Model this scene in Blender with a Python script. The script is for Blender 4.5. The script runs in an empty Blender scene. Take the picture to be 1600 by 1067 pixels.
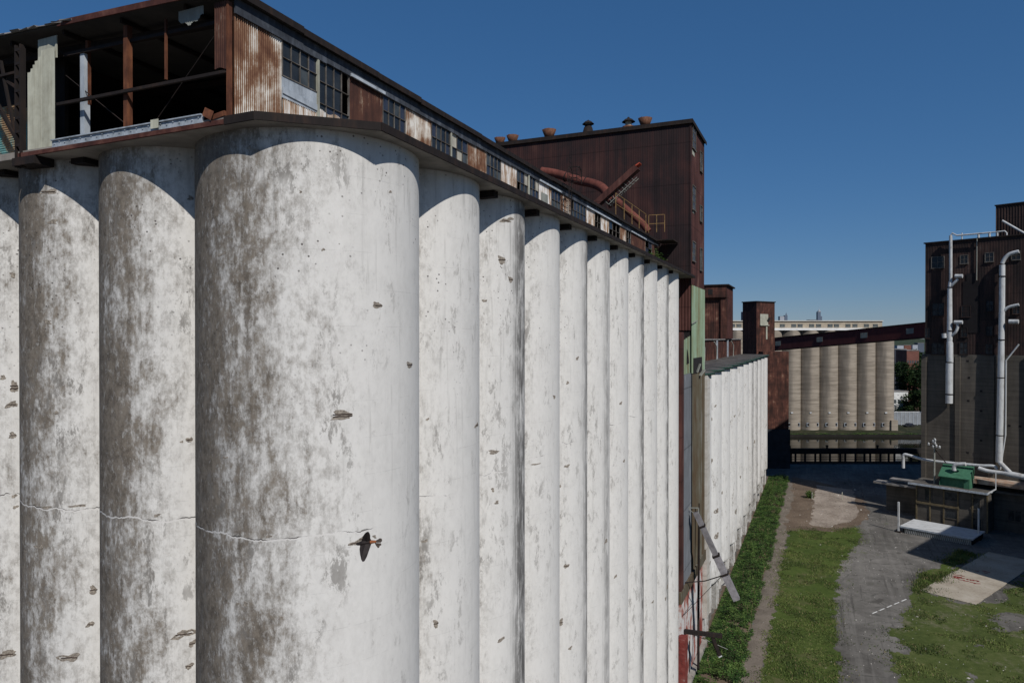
import bpy, math, random
from mathutils import Vector, Matrix, noise as mnoise
random.seed(7)
R = math.radians
SC = bpy.context.scene
COL = SC.collection
# ------------------------------------------------------------------ camera
EYE = Vector((0, 0, 38.0)); YAW = 23.8; PITCH = -0.29; FPX = 1100.0
cd = bpy.data.cameras.new('camera'); cam = bpy.data.objects.new('camera', cd); COL.objects.link(cam)
cd.sensor_width = 36; cd.lens = FPX / 1600 * 36; cd.clip_start = .1; cd.clip_end = 20000
cam.location = EYE; cam.rotation_euler = (R(90 + PITCH), 0, R(YAW)); SC.camera = cam
# ------------------------------------------------------------------ light
SUN_AZ = 48.0      # degrees left of +Y that the light travels towards
SUN_EL = 43.0
w = bpy.data.worlds.new('World'); SC.world = w; w.use_nodes = True
nt = w.node_tree; nt.nodes.clear()
sky = nt.nodes.new('ShaderNodeTexSky'); sky.sky_type = 'NISHITA'; sky.sun_disc = False
sky.sun_elevation = R(SUN_EL); sky.sun_rotation = R(180 - SUN_AZ)
sky.altitude = 1500; sky.air_density = 1.15; sky.dust_density = 0; sky.ozone_density = 10.0
bg = nt.nodes.new('ShaderNodeBackground'); bg.inputs[1].default_value = 0.115
ow = nt.nodes.new('ShaderNodeOutputWorld')
hs = nt.nodes.new('ShaderNodeHueSaturation'); hs.inputs['Saturation'].default_value = 1.24; gm = nt.nodes.new('ShaderNodeGamma'); gm.inputs[1].default_value = .60; nt.links.new(sky.outputs[0], gm.inputs[0]); tn = nt.nodes.new('ShaderNodeMix'); tn.data_type = 'RGBA'; tn.blend_type = 'MULTIPLY'; tn.inputs[0].default_value = 1; tn.inputs[7].default_value = (.86, .925, 1.06, 1); nt.links.new(gm.outputs[0], tn.inputs[6]); nt.links.new(tn.outputs[2], hs.inputs['Color']); nt.links.new(hs.outputs[0], bg.inputs[0]); nt.links.new(bg.outputs[0], ow.inputs[0])
sl = bpy.data.lights.new('sun', 'SUN'); sl.energy = 3.9; sl.angle = R(.5); sl.color = (1, .955, .90)
so = bpy.data.objects.new('sun', sl); COL.objects.link(so); so.location = (40, -40, 90)
sd = Vector((-math.sin(R(SUN_AZ)) * math.cos(R(SUN_EL)), math.cos(R(SUN_AZ)) * math.cos(R(SUN_EL)), -math.sin(R(SUN_EL))))
so.rotation_euler = sd.to_track_quat('-Z', 'Y').to_euler()
SC.view_settings.view_transform = 'Standard'; SC.view_settings.look = 'None'
SC.view_settings.exposure = 0; SC.view_settings.gamma = 1
SC.cycles.max_bounces = 5; SC.cycles.diffuse_bounces = 3

# ------------------------------------------------------------------ surveying helper: sight line through a picture point met with a real plane
_A, _P = R(YAW), R(PITCH)
_F = Vector((-math.sin(_A) * math.cos(_P), math.cos(_A) * math.cos(_P), math.sin(_P)))
_R = Vector((math.cos(_A), math.sin(_A), 0)); _U = _R.cross(_F)
def sight(x, y): return _F * FPX + _R * (x - 800) + _U * (533.5 - y)
def meet(x, y, n, p):
    d = sight(x, y); n = Vector(n); return EYE + d * ((Vector(p) - EYE).dot(n) / d.dot(n))
def atX(x, y, v): return meet(x, y, (1, 0, 0), (v, 0, 0))
def atY(x, y, v): return meet(x, y, (0, 1, 0), (0, v, 0))
def atZ(x, y, v=0.): return meet(x, y, (0, 0, 1), (0, 0, v))
def wallY(px, X=-17.): return atX(px, 528, X).y
# ------------------------------------------------------------------ object helpers
OFF = {}
def tag(o, label=None, cat=None, group=None, kind=None):
    if label: o['label'] = label
    if cat: o['category'] = cat
    if group: o['group'] = group
    if kind: o['kind'] = kind
    return o
def thing(name, label, cat, loc=(0, 0, 0), rz=0, group=None, local=False):
    o = bpy.data.objects.new(name, None); COL.objects.link(o); o.empty_display_size = .5
    o.location = loc; o.rotation_euler = (0, 0, R(rz)); OFF[o.name] = Vector((0, 0, 0)) if local else Vector(loc)
    return tag(o, label, cat, group)
def copy_tree(o, parent=None):
    c = o.copy(); COL.objects.link(c); c.parent = parent; OFF[c.name] = OFF.get(o.name, Vector())
    for ch in list(o.children): copy_tree(ch, c)
    return c
class MB:
    def __init__(s): s.v = []; s.f = []; s.m = []; s.s = []; s.cuts = []
    def add(s, vs, fs, mi=0, sm=False):
        b = len(s.v); s.v += [Vector(p) for p in vs]
        fb = len(s.f)
        for f in fs: s.f.append([b + i for i in f]); s.m.append(mi); s.s.append(sm)
        s.cuts.append((b, len(s.v), fb, len(s.f))); return s
    def box(s, x0, x1, y0, y1, z0, z1, mi=0):
        return s.add([(x0,y0,z0),(x1,y0,z0),(x1,y1,z0),(x0,y1,z0),(x0,y0,z1),(x1,y0,z1),(x1,y1,z1),(x0,y1,z1)],
              [(3,2,1,0),(4,5,6,7),(0,1,5,4),(1,2,6,5),(2,3,7,6),(3,0,4,7)], mi)
    def beam(s, p, q, w=.1, h=None, mi=0, up=(0,0,1)):
        p = Vector(p); q = Vector(q); h = h or w; d = (q - p).normalized(); u = Vector(up)
        if abs(d.dot(u)) > .98: u = Vector((0, 1, 0))
        a = d.cross(u).normalized() * (w / 2); b = a.cross(d).normalized() * (h / 2)
        vs = [p-a-b, p+a-b, p+a+b, p-a+b, q-a-b, q+a-b, q+a+b, q-a+b]
        return s.add(vs, [(3,2,1,0),(4,5,6,7),(0,1,5,4),(1,2,6,5),(2,3,7,6),(3,0,4,7)], mi)
    def tube(s, path, r, seg=12, mi=0, caps=True):
        path = [Vector(p) for p in path]; n = len(path); rr = r if isinstance(r, (list, tuple)) else [r] * n
        vs = []; prev = None
        for i, p in enumerate(path):
            d = (path[min(i+1, n-1)] - path[max(i-1, 0)]).normalized()
            if prev is None:
                a = d.cross(Vector((0,0,1)) if abs(d.z) < .9 else Vector((1,0,0))).normalized()
            else: a = (prev - d * prev.dot(d)).normalized()
            prev = a; b = d.cross(a)
            for k in range(seg):
                t = 2*math.pi*k/seg; vs.append(p + (a*math.cos(t) + b*math.sin(t)) * rr[i])
        fs = [(i*seg+k, i*seg+(k+1)%seg, (i+1)*seg+(k+1)%seg, (i+1)*seg+k) for i in range(n-1) for k in range(seg)]
        s.add(vs, fs, mi, True)
        if caps:
            s.add(vs[:seg], [tuple(range(seg-1, -1, -1))], mi); s.add(vs[-seg:], [tuple(range(seg))], mi)
        return s
    def lathe(s, prof, c=(0,0,0), seg=20, mi=0, jag=None, sm=True):
        c = Vector(c); vs = []; n = len(prof)
        for j, (r, z) in enumerate(prof):
            for k in range(seg):
                t = 2*math.pi*k/seg; dz = jag(j, k) if jag else 0
                vs.append(c + Vector((r*math.cos(t), r*math.sin(t), z+dz)))
        fs = [(i*seg+k, i*seg+(k+1)%seg, (i+1)*seg+(k+1)%seg, (i+1)*seg+k) for i in range(n-1) for k in range(seg)]
        return s.add(vs, fs, mi, sm)
    def prism(s, pts, z0, z1, mi=0):
        n = len(pts); vs = [(p[0], p[1], z0) for p in pts] + [(p[0], p[1], z1) for p in pts]
        return s.add(vs, [tuple(range(n-1, -1, -1)), tuple(range(n, 2*n))] + [(i, (i+1)%n, n+(i+1)%n, n+i) for i in range(n)], mi)
    def quad(s, a, b, c, d, mi=0): return s.add([a, b, c, d], [(0,1,2,3)], mi)
    def sheet(s, p, q, z0, z1, pitch=.08, amp=.014, mi=0, per=4, rows=1):
        """corrugated sheet standing on the line p-q; z0 and z1 may be functions of the distance along it"""
        p = Vector((p[0], p[1], 0)); q = Vector((q[0], q[1], 0)); L = (q-p).length; d = (q-p)/L; nrm = Vector((d.y, -d.x, 0))
        k = max(1, int(L/pitch*per)); vs = []
        f0 = z0 if callable(z0) else (lambda t: z0); f1 = z1 if callable(z1) else (lambda t: z1)
        for i in range(k+1):
            t = L*i/k; o = p + d*t + nrm*(amp*math.cos(2*math.pi*i/per))
            for j in range(rows+1):
                z = f0(t) + (f1(t)-f0(t))*j/rows; vs.append(o + Vector((0,0,z)))
        r = rows+1
        s.add(vs, [(i*r+j, (i+1)*r+j, (i+1)*r+j+1, i*r+j+1) for i in range(k) for j in range(rows)], mi, True)
        return s
    def each(s, name, mats, parent=None, label=None):
        """one object for every separate piece"""
        for a, b, fa, fb in s.cuts:
            o = MB(); o.v = s.v[a:b]; o.f = [[i-a for i in f] for f in s.f[fa:fb]]; o.m = s.m[fa:fb]; o.s = s.s[fa:fb]; o.build(name, mats, parent, label)
    def build(s, name, mats, parent=None, label=None, cat=None, group=None, kind=None, loc=None):
        off = OFF[parent.name] if parent else (Vector(loc) if loc else Vector())
        me = bpy.data.meshes.new(name); me.from_pydata([tuple(p-off) for p in s.v], [], s.f)
        if not isinstance(mats, (list, tuple)): mats = [mats]
        for m in mats: me.materials.append(m)
        me.polygons.foreach_set('material_index', s.m); me.polygons.foreach_set('use_smooth', s.s); me.update()
        o = bpy.data.objects.new(name, me); COL.objects.link(o); OFF[o.name] = off
        if parent: o.parent = parent
        elif loc: o.location = loc
        return tag(o, label, cat, group, kind)
# ------------------------------------------------------------------ material helpers
class NT:
    def __init__(s, name, rough=.85, spec=.25, metal=0):
        s.mat = bpy.data.materials.new(name); s.mat.use_nodes = True; s.t = s.mat.node_tree
        s.b = s.t.nodes['Principled BSDF']; s.b.inputs['Roughness'].default_value = rough
        s.b.inputs['Specular IOR Level'].default_value = spec; s.b.inputs['Metallic'].default_value = metal
        s._tc = None
    def set(s, sock, val):
        if hasattr(val, 'links') or isinstance(val, bpy.types.NodeSocket): s.t.links.new(val, sock)
        else: sock.default_value = val
    def n(s, typ, **kw):
        nd = s.t.nodes.new('ShaderNode' + typ)
        for k, v in kw.items(): setattr(nd, k, v)
        return nd
    def obj(s):
        if not s._tc: s._tc = s.n('TexCoord')
        return s._tc.outputs['Object']
    def nrm(s): return s.n('NewGeometry').outputs['True Normal']
    def map(s, v, sc=(1,1,1), loc=(0,0,0)):
        m = s.n('Mapping'); s.set(m.inputs[0], v); m.inputs['Scale'].default_value = sc; m.inputs['Location'].default_value = loc; return m.outputs[0]
    def noise(s, sc=(1,1,1), detail=5, rough=.55, dist=0, loc=(0,0,0), v=None):
        if isinstance(sc, (int, float)): sc = (sc,)*3
        nd = s.n('TexNoise'); s.set(nd.inputs['Vector'], s.map(v or s.obj(), sc, loc)); nd.inputs['Scale'].default_value = 1
        nd.inputs['Detail'].default_value = detail; nd.inputs['Roughness'].default_value = rough; nd.inputs['Distortion'].default_value = dist
        return nd.outputs[0]
    def vor(s, sc, feature='F1', out=0, v=None, rnd=1):
        if isinstance(sc, (int, float)): sc = (sc,)*3
        nd = s.n('TexVoronoi', feature=feature); s.set(nd.inputs['Vector'], s.map(v or s.obj(), sc)); nd.inputs['Scale'].default_value = 1
        nd.inputs['Randomness'].default_value = rnd
        return nd.outputs[out]
    def m(s, op, a, b=0., c=None):
        nd = s.n('Math', operation=op); s.set(nd.inputs[0], a); s.set(nd.inputs[1], b)
        if c is not None: s.set(nd.inputs[2], c)
        return nd.outputs[0]
    def ss(s, x, lo, hi, a=0., b=1.):
        nd = s.n('MapRange', interpolation_type='SMOOTHSTEP'); s.set(nd.inputs[0], x)
        for i, q in zip((1,2,3,4), (lo, hi, a, b)): s.set(nd.inputs[i], q)
        return nd.outputs[0]
    def dot(s, v, d):
        nd = s.n('VectorMath', operation='DOT_PRODUCT'); s.set(nd.inputs[0], v); nd.inputs[1].default_value = d; return nd.outputs['Value']
    def xyz(s, v=None):
        nd = s.n('SeparateXYZ'); s.set(nd.inputs[0], v or s.obj()); return nd.outputs
    def mix(s, f, a, b):
        nd = s.n('Mix', data_type='RGBA'); s.set(nd.inputs[0], f)
        for i, q in ((6, a), (7, b)): s.set(nd.inputs[i], (*q, 1) if isinstance(q, tuple) and len(q) == 3 else q)
        return nd.outputs[2]
    def ramp(s, f, stops, interp='LINEAR'):
        nd = s.n('ValToRGB'); s.set(nd.inputs[0], f); cr = nd.color_ramp; cr.interpolation = interp
        while len(cr.elements) < len(stops): cr.elements.new(.5)
        for e, (p, c) in zip(cr.elements, stops): e.position = p; e.color = (*c, 1)
        return nd.outputs[0]
    def bump(s, h, strength=.4, dist=.02):
        nd = s.n('Bump'); s.set(nd.inputs['Height'], h); nd.inputs['Strength'].default_value = strength; nd.inputs['Distance'].default_value = dist
        s.t.links.new(nd.outputs[0], s.b.inputs['Normal'])
    def done(s, col=None, rough=None):
        if col is not None: s.set(s.b.inputs['Base Color'], (*col, 1) if isinstance(col, tuple) else col)
        if rough is not None: s.set(s.b.inputs['Roughness'], rough)
        return s.mat
def flat(name, col, rough=.8, var=.25, sc=1.5, metal=0, spec=.25):
    """a plain paint or material with uneven tone"""
    n = NT(name, rough, spec, metal)
    a = n.noise(sc, 6, .6)
    c2 = tuple(c*(1-var) for c in col); c1 = tuple(min(1, c*(1+var)) for c in col)
    n.bump(n.noise(sc*6, 4), .15, .01)
    return n.done(n.ramp(a, [(.3, c2), (.7, c1)]))
def rusty(name, stops, big=.35, streak=3., sz=.15, rough=.85, seam=None, mixn=.5, bs=.2, seed=0., rib=None):
    """sheet metal: stops run from dark rust to bare paint, vertical streaks"""
    n = NT(name, rough, .2)
    a = n.noise((streak, streak, sz), 6, .65, .3, (seed, seed*2, 0)); b = n.noise((big, big, big*.8), 7, .62, .4, (seed*3, 0, seed))
    f = n.m('ADD', n.m('MULTIPLY', a, mixn), n.m('MULTIPLY', b, 1-mixn))
    if rib:  # stripes: rusty valleys, with corrugation shading also painted into the tone
        x, y, z = n.xyz(); f = n.m('ADD', f, n.m('MULTIPLY', n.m('SINE', n.m('MULTIPLY', n.m('ADD', x, y), 6.2832/rib)), .045))
    c = n.ramp(f, stops)
    if seam:
        z = n.xyz()[2]; fr = n.m('FRACT', n.m('MULTIPLY', z, 1/seam)); k = n.ss(fr, 0., .03, .45, 1.)
        mm = n.n('Mix', data_type='RGBA', blend_type='MULTIPLY'); mm.inputs[0].default_value = 1
        n.set(mm.inputs[6], c); n.t.links.new(k, mm.inputs[7]); c = mm.outputs[2]
    n.bump(n.noise((streak*4, streak*4, streak), 4), bs, .02)
    return n.done(c)

# ---- weathered whitewash on the bins
def silo_mat(name, bare=1.0, base=(.65,.635,.60), pits=True, crack=True, scuff=.8):
    n = NT(name, .9, .15); N = n.nrm(); x, y, z = n.xyz(); nx, ny, nz = n.xyz(N)
    big = n.noise((.30,.30,.16), 5, .6, .5); mid = n.noise((1.1,1.1,.65), 8, .70, .15); fine = n.noise((5,5,3.2), 6, .7, .3)
    strk = n.noise((4.5,4.5,.22), 5, .65, .2); brush = n.noise((3,3,9), 3, .6, .3)
    o = n.dot(N, (-.86,-.51,0))
    # worn side of each bin: paint gone in ragged patches, thin grey film further round
    cl = n.noise((.72,.72,.50), 10, .78, .2, (3,1,7)); vs = n.noise((2.2,2.2,.30), 7, .70, .3, (1,8,2)); scr = n.noise((3.2,3.2,2.3), 9, .80, .2, (6,2,1))
    e = n.m('ADD', n.m('MULTIPLY', o, 1.25*bare), n.m('MULTIPLY', n.m('SUBTRACT', big, .5), 1.5))
    e = n.m('ADD', e, n.m('MULTIPLY', n.m('SUBTRACT', cl, .5), 3.2)); e = n.m('ADD', e, n.m('MULTIPLY', n.m('SUBTRACT', vs, .5), 2.0))
    e = n.m('ADD', e, n.m('MULTIPLY', n.m('SUBTRACT', scr, .5), 2.0)); e = n.m('ADD', e, n.m('MULTIPLY', n.m('SUBTRACT', fine, .5), 1.5))
    mot = n.m('MULTIPLY', n.ss(n.m('ADD', n.m('MULTIPLY', cl, .35), n.m('MULTIPLY', scr, .65)), .44, .60), n.ss(o, -.65, .35, .06, .85))
    worn = n.ss(e, .08, .86); film = n.ss(e, -.45 if bare > .5 else .1, .42 if bare > .5 else 1.2)
    dusty = n.ss(n.m('ADD', n.m('MULTIPLY', mid, .6), n.m('MULTIPLY', fine, .4)), .42, .62)
    c = n.mix(n.m('MULTIPLY', dusty, .42), base, tuple(q*.80 for q in base))
    c = n.mix(n.m('MULTIPLY', film, .66), c, n.mix(vs, (.30,.285,.26), (.40,.385,.36)))
    c = n.mix(n.m('MULTIPLY', mot, .75*bare), c, (.30,.277,.245))
    c = n.mix(n.m('MULTIPLY', worn, .93), c, n.mix(n.ss(scr, .36, .64), (.066,.051,.037), (.20,.17,.135)))
    # whitish scratches left inside the worn areas
    wsc = n.m('MULTIPLY', n.ss(n.noise((5,5,3), 7, .78, .4, (2,9,4)), .55, .63), film); c = n.mix(n.m('MULTIPLY', wsc, .45), c, (.46,.45,.42))
    # scattered grey scuffs
    sc_ = n.m('MULTIPLY', n.ss(n.noise((1.7,1.7,.75), 9, .80, .2, (9,3,5)), .53, .60), n.ss(n.noise((.5,.5,.22), 4, .6, 0, (3,3,9)), .46, .60))
    c = n.mix(n.m('MULTIPLY', sc_, n.m('MULTIPLY', n.ss(o, -.95, -.05, .42, 1.), scuff)), c, (.17,.158,.142))
    # rain streaks down the far edge of some bins
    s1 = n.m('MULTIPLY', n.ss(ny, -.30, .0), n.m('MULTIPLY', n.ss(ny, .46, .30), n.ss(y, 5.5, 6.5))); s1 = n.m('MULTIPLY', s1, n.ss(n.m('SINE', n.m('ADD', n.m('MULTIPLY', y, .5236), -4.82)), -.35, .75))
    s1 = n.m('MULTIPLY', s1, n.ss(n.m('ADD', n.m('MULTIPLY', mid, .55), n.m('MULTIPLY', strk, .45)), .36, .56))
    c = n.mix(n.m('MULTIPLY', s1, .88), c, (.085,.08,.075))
    s2 = n.m('MULTIPLY', n.ss(strk, .56, .72), n.ss(z, 20., 44., .25, .8))
    c = n.mix(n.m('MULTIPLY', s2, .42 if bare > .5 else .10), c, (.20,.19,.175))
    top = n.m('MULTIPLY', n.ss(n.m('ADD', z, n.m('MULTIPLY', n.m('SUBTRACT', strk, .5), 5)), 42.6, 44.6), .22)
    c = n.mix(top, c, (.20,.195,.185))
    if bare < .5:
        gz = n.m('MULTIPLY', n.ss(n.m('ADD', z, n.m('MULTIPLY', n.m('SUBTRACT', strk, .5), 14)), 9., 2.), n.ss(mid, .36, .58)); c = n.mix(n.m('MULTIPLY', gz, .6), c, (.25,.23,.20))
        bl = n.ss(n.noise((0,.35,.03), 4, .6, 0, (0,2,0)), .54, .62); bl = n.m('MULTIPLY', bl, n.ss(scr, .42, .60)); c = n.mix(n.m('MULTIPLY', bl, .5), c, (.30,.285,.26))
    h = n.m('MULTIPLY', mid, .6); h = n.m('ADD', h, n.m('MULTIPLY', fine, .35))
    # faint lift lines of the slipforms
    fr = n.m('ABSOLUTE', n.m('SUBTRACT', n.m('FRACT', n.m('ADD', n.m('MULTIPLY', z, .82), n.m('MULTIPLY', mid, .05))), .5))
    c = n.mix(n.m('MULTIPLY', n.ss(fr, .012, 0.), n.m('MULTIPLY', n.ss(mid, .45, .6), .35)), c, (.26,.25,.235))
    if pits:
        v = n.vor((4.6,4.6,4.6)); cell = n.vor((4.6,4.6,4.6), out=1); cr = n.n('SeparateColor'); n.set(cr.inputs[0], cell)
        k = n.m('MULTIPLY', n.ss(v, .20, .11), n.ss(cr.outputs[0], .35, .4)); k = n.m('MULTIPLY', k, n.ss(n.noise(.45, 3, .5, 0, (4,4,4)), .44, .58))
        k = n.m('MULTIPLY', k, n.ss(z, 34., 41., .12, 1.))
        c = n.mix(n.m('MULTIPLY', k, .85), c, (.06,.05,.045)); h = n.m('SUBTRACT', h, n.m('MULTIPLY', k, .6))
    if crack:
        wob = n.noise((.55,.55,0), 2, .5, 0, (2,2,0)); jit = n.noise((3.5,3.5,0), 6, .7)
        zc = n.m('ADD', n.m('MULTIPLY', wob, .75), n.m('MULTIPLY', jit, .22)); d = n.m('SUBTRACT', z, n.m('ADD', zc, 31.18)); wv = n.noise((1.1,1.1,0), 3, .6, 0, (5,1,0))
        ln = n.m('MULTIPLY', n.ss(n.m('ABSOLUTE', d), n.m('MULTIPLY', n.ss(wv, .42, .66), .040), 0.), n.ss(ny, -.25, -.45))
        pale = n.m('MULTIPLY', n.m('MULTIPLY', n.ss(d, -.060, -.045), n.ss(d, .012, -.004)), n.m('MULTIPLY', n.ss(ny, -.25, -.45), n.ss(fine, .30, .48)))
        c = n.mix(n.m('MULTIPLY', pale, .9), c, (.62,.60,.57)); c = n.mix(n.m('MULTIPLY', ln, .95), c, (.035,.03,.028)); h = n.m('SUBTRACT', h, n.m('MULTIPLY', ln, 1.2))
    n.bump(h, .45, .03)
    return n.done(c)
M_silo = silo_mat('weathered_whitewash')
M_silo2 = silo_mat('bright_whitewash', .25, (.66,.65,.625), False, False, .8)
def conc_mat(name, col, dark, lines=.5, rough=.9, sc=.5, lw=.3):
    n = NT(name, rough, .2); z = n.xyz()[2]
    a = n.noise((sc,sc,sc*.25), 7, .65, .3); b = n.noise((sc*.4,sc*.4,2.2), 5, .6)
    f = n.m('ADD', n.m('MULTIPLY', a, .6), n.m('MULTIPLY', b, .4))
    c = n.ramp(f, [(.36, dark), (.62, col)])
    fr = n.m('ABSOLUTE', n.m('SUBTRACT', n.m('FRACT', n.m('MULTIPLY', z, lines)), .5))
    c = n.mix(n.m('MULTIPLY', n.ss(fr, .06, 0.), lw), c, tuple(q*.6 for q in dark))
    n.bump(b, .3, .03)
    return n.done(c)
M_conc = conc_mat('plain_concrete', (.36,.34,.30), (.20,.185,.165))
M_spall = flat('bare_spalled_concrete', (.235,.205,.17), .95, .6, 14)
M_rebar = flat('rusted_bar', (.05,.03,.022), .8, .4, 8)
M_soffit = conc_mat('deck_concrete', (.34,.31,.27), (.12,.11,.10), 1.2)
M_steel = rusty('dark_rusted_steel', [(.3,(.010,.008,.008)),(.5,(.018,.014,.013)),(.64,(.034,.021,.016)),(.75,(.06,.03,.02))], 1.2, 4, .8)
M_rust = rusty('orange_rust', [(.32,(.035,.014,.009)),(.5,(.105,.040,.022)),(.68,(.22,.085,.04))], 1.5, 5, 1.2)
M_trimr = rusty('brown_red_trim', [(.32,(.03,.014,.012)),(.5,(.075,.028,.022)),(.7,(.16,.075,.055))], 1.5, 3, 2)
M_sheetA = rusty('rust_streaked_galvanised_sheet', [(.36,(.06,.025,.016)),(.45,(.125,.058,.034)),(.51,(.20,.115,.068)),(.55,(.42,.37,.31)),(.59,(.60,.58,.54)),(.66,(.62,.62,.60))], .62, 3.2, .30, mixn=.38, rib=.085)
M_sheetB = rusty('deep_rust_sheet', [(.34,(.026,.014,.012)),(.50,(.06,.026,.020)),(.585,(.105,.048,.030)),(.64,(.42,.36,.28))], .8, 3.5, .3, seed=2, rib=.085)
M_sheetC = rusty('mostly_white_sheet', [(.40,(.13,.058,.03)),(.47,(.30,.20,.12)),(.52,(.52,.50,.47)),(.6,(.62,.62,.62))], .7, 3, .35, seed=5, rib=.085)
M_cream = rusty('cream_sheet', [(.3,(.20,.19,.15)),(.55,(.37,.375,.31)),(.7,(.48,.48,.41))], 1.5, 4, .5, rib=.07)
M_creamd = rusty('grey_sheet', [(.3,(.15,.155,.14)),(.6,(.27,.28,.25))], 1.5, 4, .5)
M_bluew = rusty('pale_blue_grey_paint', [(.3,(.16,.18,.20)),(.48,(.34,.38,.42)),(.6,(.45,.49,.53))], 1.3, 3, .5, seed=1)
M_galv = rusty('galvanised_channel', [(.32,(.14,.15,.16)),(.5,(.32,.36,.40)),(.66,(.46,.50,.55))], 2, 5, 3, .5)
M_bluegrey = rusty('weathered_blue_board', [(.35,(.022,.025,.032)),(.5,(.045,.052,.064)),(.66,(.11,.125,.15))], 1.1, 3, 1.)
M_teal = rusty('teal_and_rust_sheet', [(.40,(.20,.085,.035)),(.49,(.30,.22,.13)),(.54,(.10,.24,.23)),(.6,(.16,.33,.31))], .7, 2, .7)
M_head = rusty('dark_brown_cladding', [(.36,(.011,.008,.009)),(.48,(.022,.014,.015)),(.57,(.042,.019,.018)),(.68,(.075,.036,.030))], .14, 1.3, .06, seam=4.6, mixn=.42, seed=3)
M_headx = rusty('red_brown_cladding', [(.36,(.026,.013,.011)),(.48,(.062,.025,.021)),(.60,(.10,.042,.034)),(.68,(.20,.13,.10))], .3, 1.8, .08, seam=4.6, seed=6)
M_far_rust = rusty('mottled_rust_cladding', [(.36,(.022,.012,.010)),(.47,(.048,.022,.017)),(.55,(.085,.034,.025)),(.62,(.15,.075,.05)),(.68,(.30,.23,.17))], .5, 1.2, .15, seam=3.5, seed=8)
M_bridge = rusty('oxide_red_cladding', [(.35,(.070,.022,.022)),(.6,(.115,.034,.032)),(.72,(.15,.055,.045))], .3, 1, .3, seed=4)
M_green = rusty('pale_green_cladding', [(.37,(.15,.105,.058)),(.46,(.185,.21,.125)),(.54,(.215,.295,.20)),(.66,(.28,.37,.28))], .4, 2.0, .03, seed=2, mixn=.7)
M_slate = rusty('slate_blue_cladding', [(.3,(.085,.092,.10)),(.55,(.145,.155,.17)),(.7,(.21,.225,.24))], .5, 1.8, .04, seam=6.5)
M_olive = rusty('olive_brown_cladding', [(.36,(.065,.030,.016)),(.45,(.085,.060,.036)),(.54,(.105,.094,.066)),(.63,(.17,.165,.145))], .4, 2.2, .03, mixn=.7, seed=9)
M_duct = rusty('red_oxide_duct', [(.32,(.055,.020,.016)),(.52,(.13,.042,.032)),(.7,(.19,.07,.05))], .8, 2, .8)
M_yel = flat('old_yellow_paint', (.20,.125,.050), .75, .55, 3)
M_white = rusty('white_painted_pipe', [(.34,(.22,.20,.18)),(.42,(.38,.385,.385)),(.52,(.47,.485,.49)),(.7,(.53,.55,.56))], .8, 2, .3, .5, bs=.08)
M_black = flat('dark_interior', (.018,.016,.016), .95, .3)  # near-black stands in for the dark inside openings
M_roof = conc_mat('tarred_roof', (.070,.066,.062), (.03,.03,.03), .1)
M_roofgrey = flat('grey_roofing', (.20,.19,.18), .9, .35, .6)
M_dkgreen = flat('dark_green_edge', (.022,.050,.040), .7, .35, 2)
M_shed = rusty('green_painted_sheet', [(.3,(.028,.085,.052)),(.55,(.048,.145,.088)),(.7,(.085,.19,.125))], .8, 2, 1.)
def glass_mat(name, col, rough=.12):
    n = NT(name, rough, .28); a = n.noise((1.4,1.4,1.1), 6, .65)
    return n.done(n.ramp(a, [(.3, tuple(q*.55 for q in col)), (.7, tuple(min(1, q*1.5) for q in col))]), n.ss(a, .3, .75, rough, rough+.35))
M_g1 = glass_mat('dirty_glass', (.022,.026,.030)); M_g2 = glass_mat('grey_dusty_glass', (.055,.065,.07), .3); M_g3 = glass_mat('bluish_glass', (.030,.036,.055), .15)
M_g4 = flat('board_in_window', (.38,.36,.30), .8, .3)
GL = [M_g1, M_g2, M_g3, M_g4]
# ================================================================== GROUND, RIVER
def fbm(x, y, s=1., o=3): return mnoise.fractal(Vector((x*s, y*s, 3.3)), 1., 2., o)
def ground_mat():
    n = NT('worn_asphalt', 1.0, .03)
    big = n.noise(.06, 6, .6, .4); mid = n.noise(.5, 7, .65, .3); fine = n.noise(5, 4, .7)
    f = n.m('ADD', n.m('MULTIPLY', big, .5), n.m('ADD', n.m('MULTIPLY', mid, .35), n.m('MULTIPLY', fine, .15)))
    c = n.ramp(f, [(.36,(.066,.062,.056)),(.5,(.122,.115,.105)),(.64,(.20,.188,.172))])
    cr = n.vor(.16, 'DISTANCE_TO_EDGE', v=n.n('VectorMath', operation='ADD').outputs[0] if False else None)
    k = n.m('MULTIPLY', n.ss(cr, .030, .008), n.ss(mid, .45, .6)); c = n.mix(n.m('MULTIPLY', k, .6), c, (.05,.05,.045))
    tr = n.ss(n.noise((.9,.035,1), 5, .6, .3, (2,2,0)), .50, .66); c = n.mix(n.m('MULTIPLY', tr, .35), c, (.19,.18,.165))
    t2 = n.ss(n.noise((1.4,.05,1), 5, .65, .2, (8,5,0)), .56, .68); c = n.mix(n.m('MULTIPLY', t2, .5), c, (.048,.046,.043))
    st = n.ss(n.noise(.33, 5, .6, .8, (7,7,7)), .60, .70); c = n.mix(n.m('MULTIPLY', st, .6), c, (.05,.047,.043))
    gr = n.m('MULTIPLY', n.ss(n.noise(.22, 6, .7, .5, (31,2,0)), .60, .68), n.ss(fine, .4, .6)); c = n.mix(n.m('MULTIPLY', gr, .75), c, (.07,.085,.03))
    n.bump(fine, .3, .02); return n.done(c)
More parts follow.
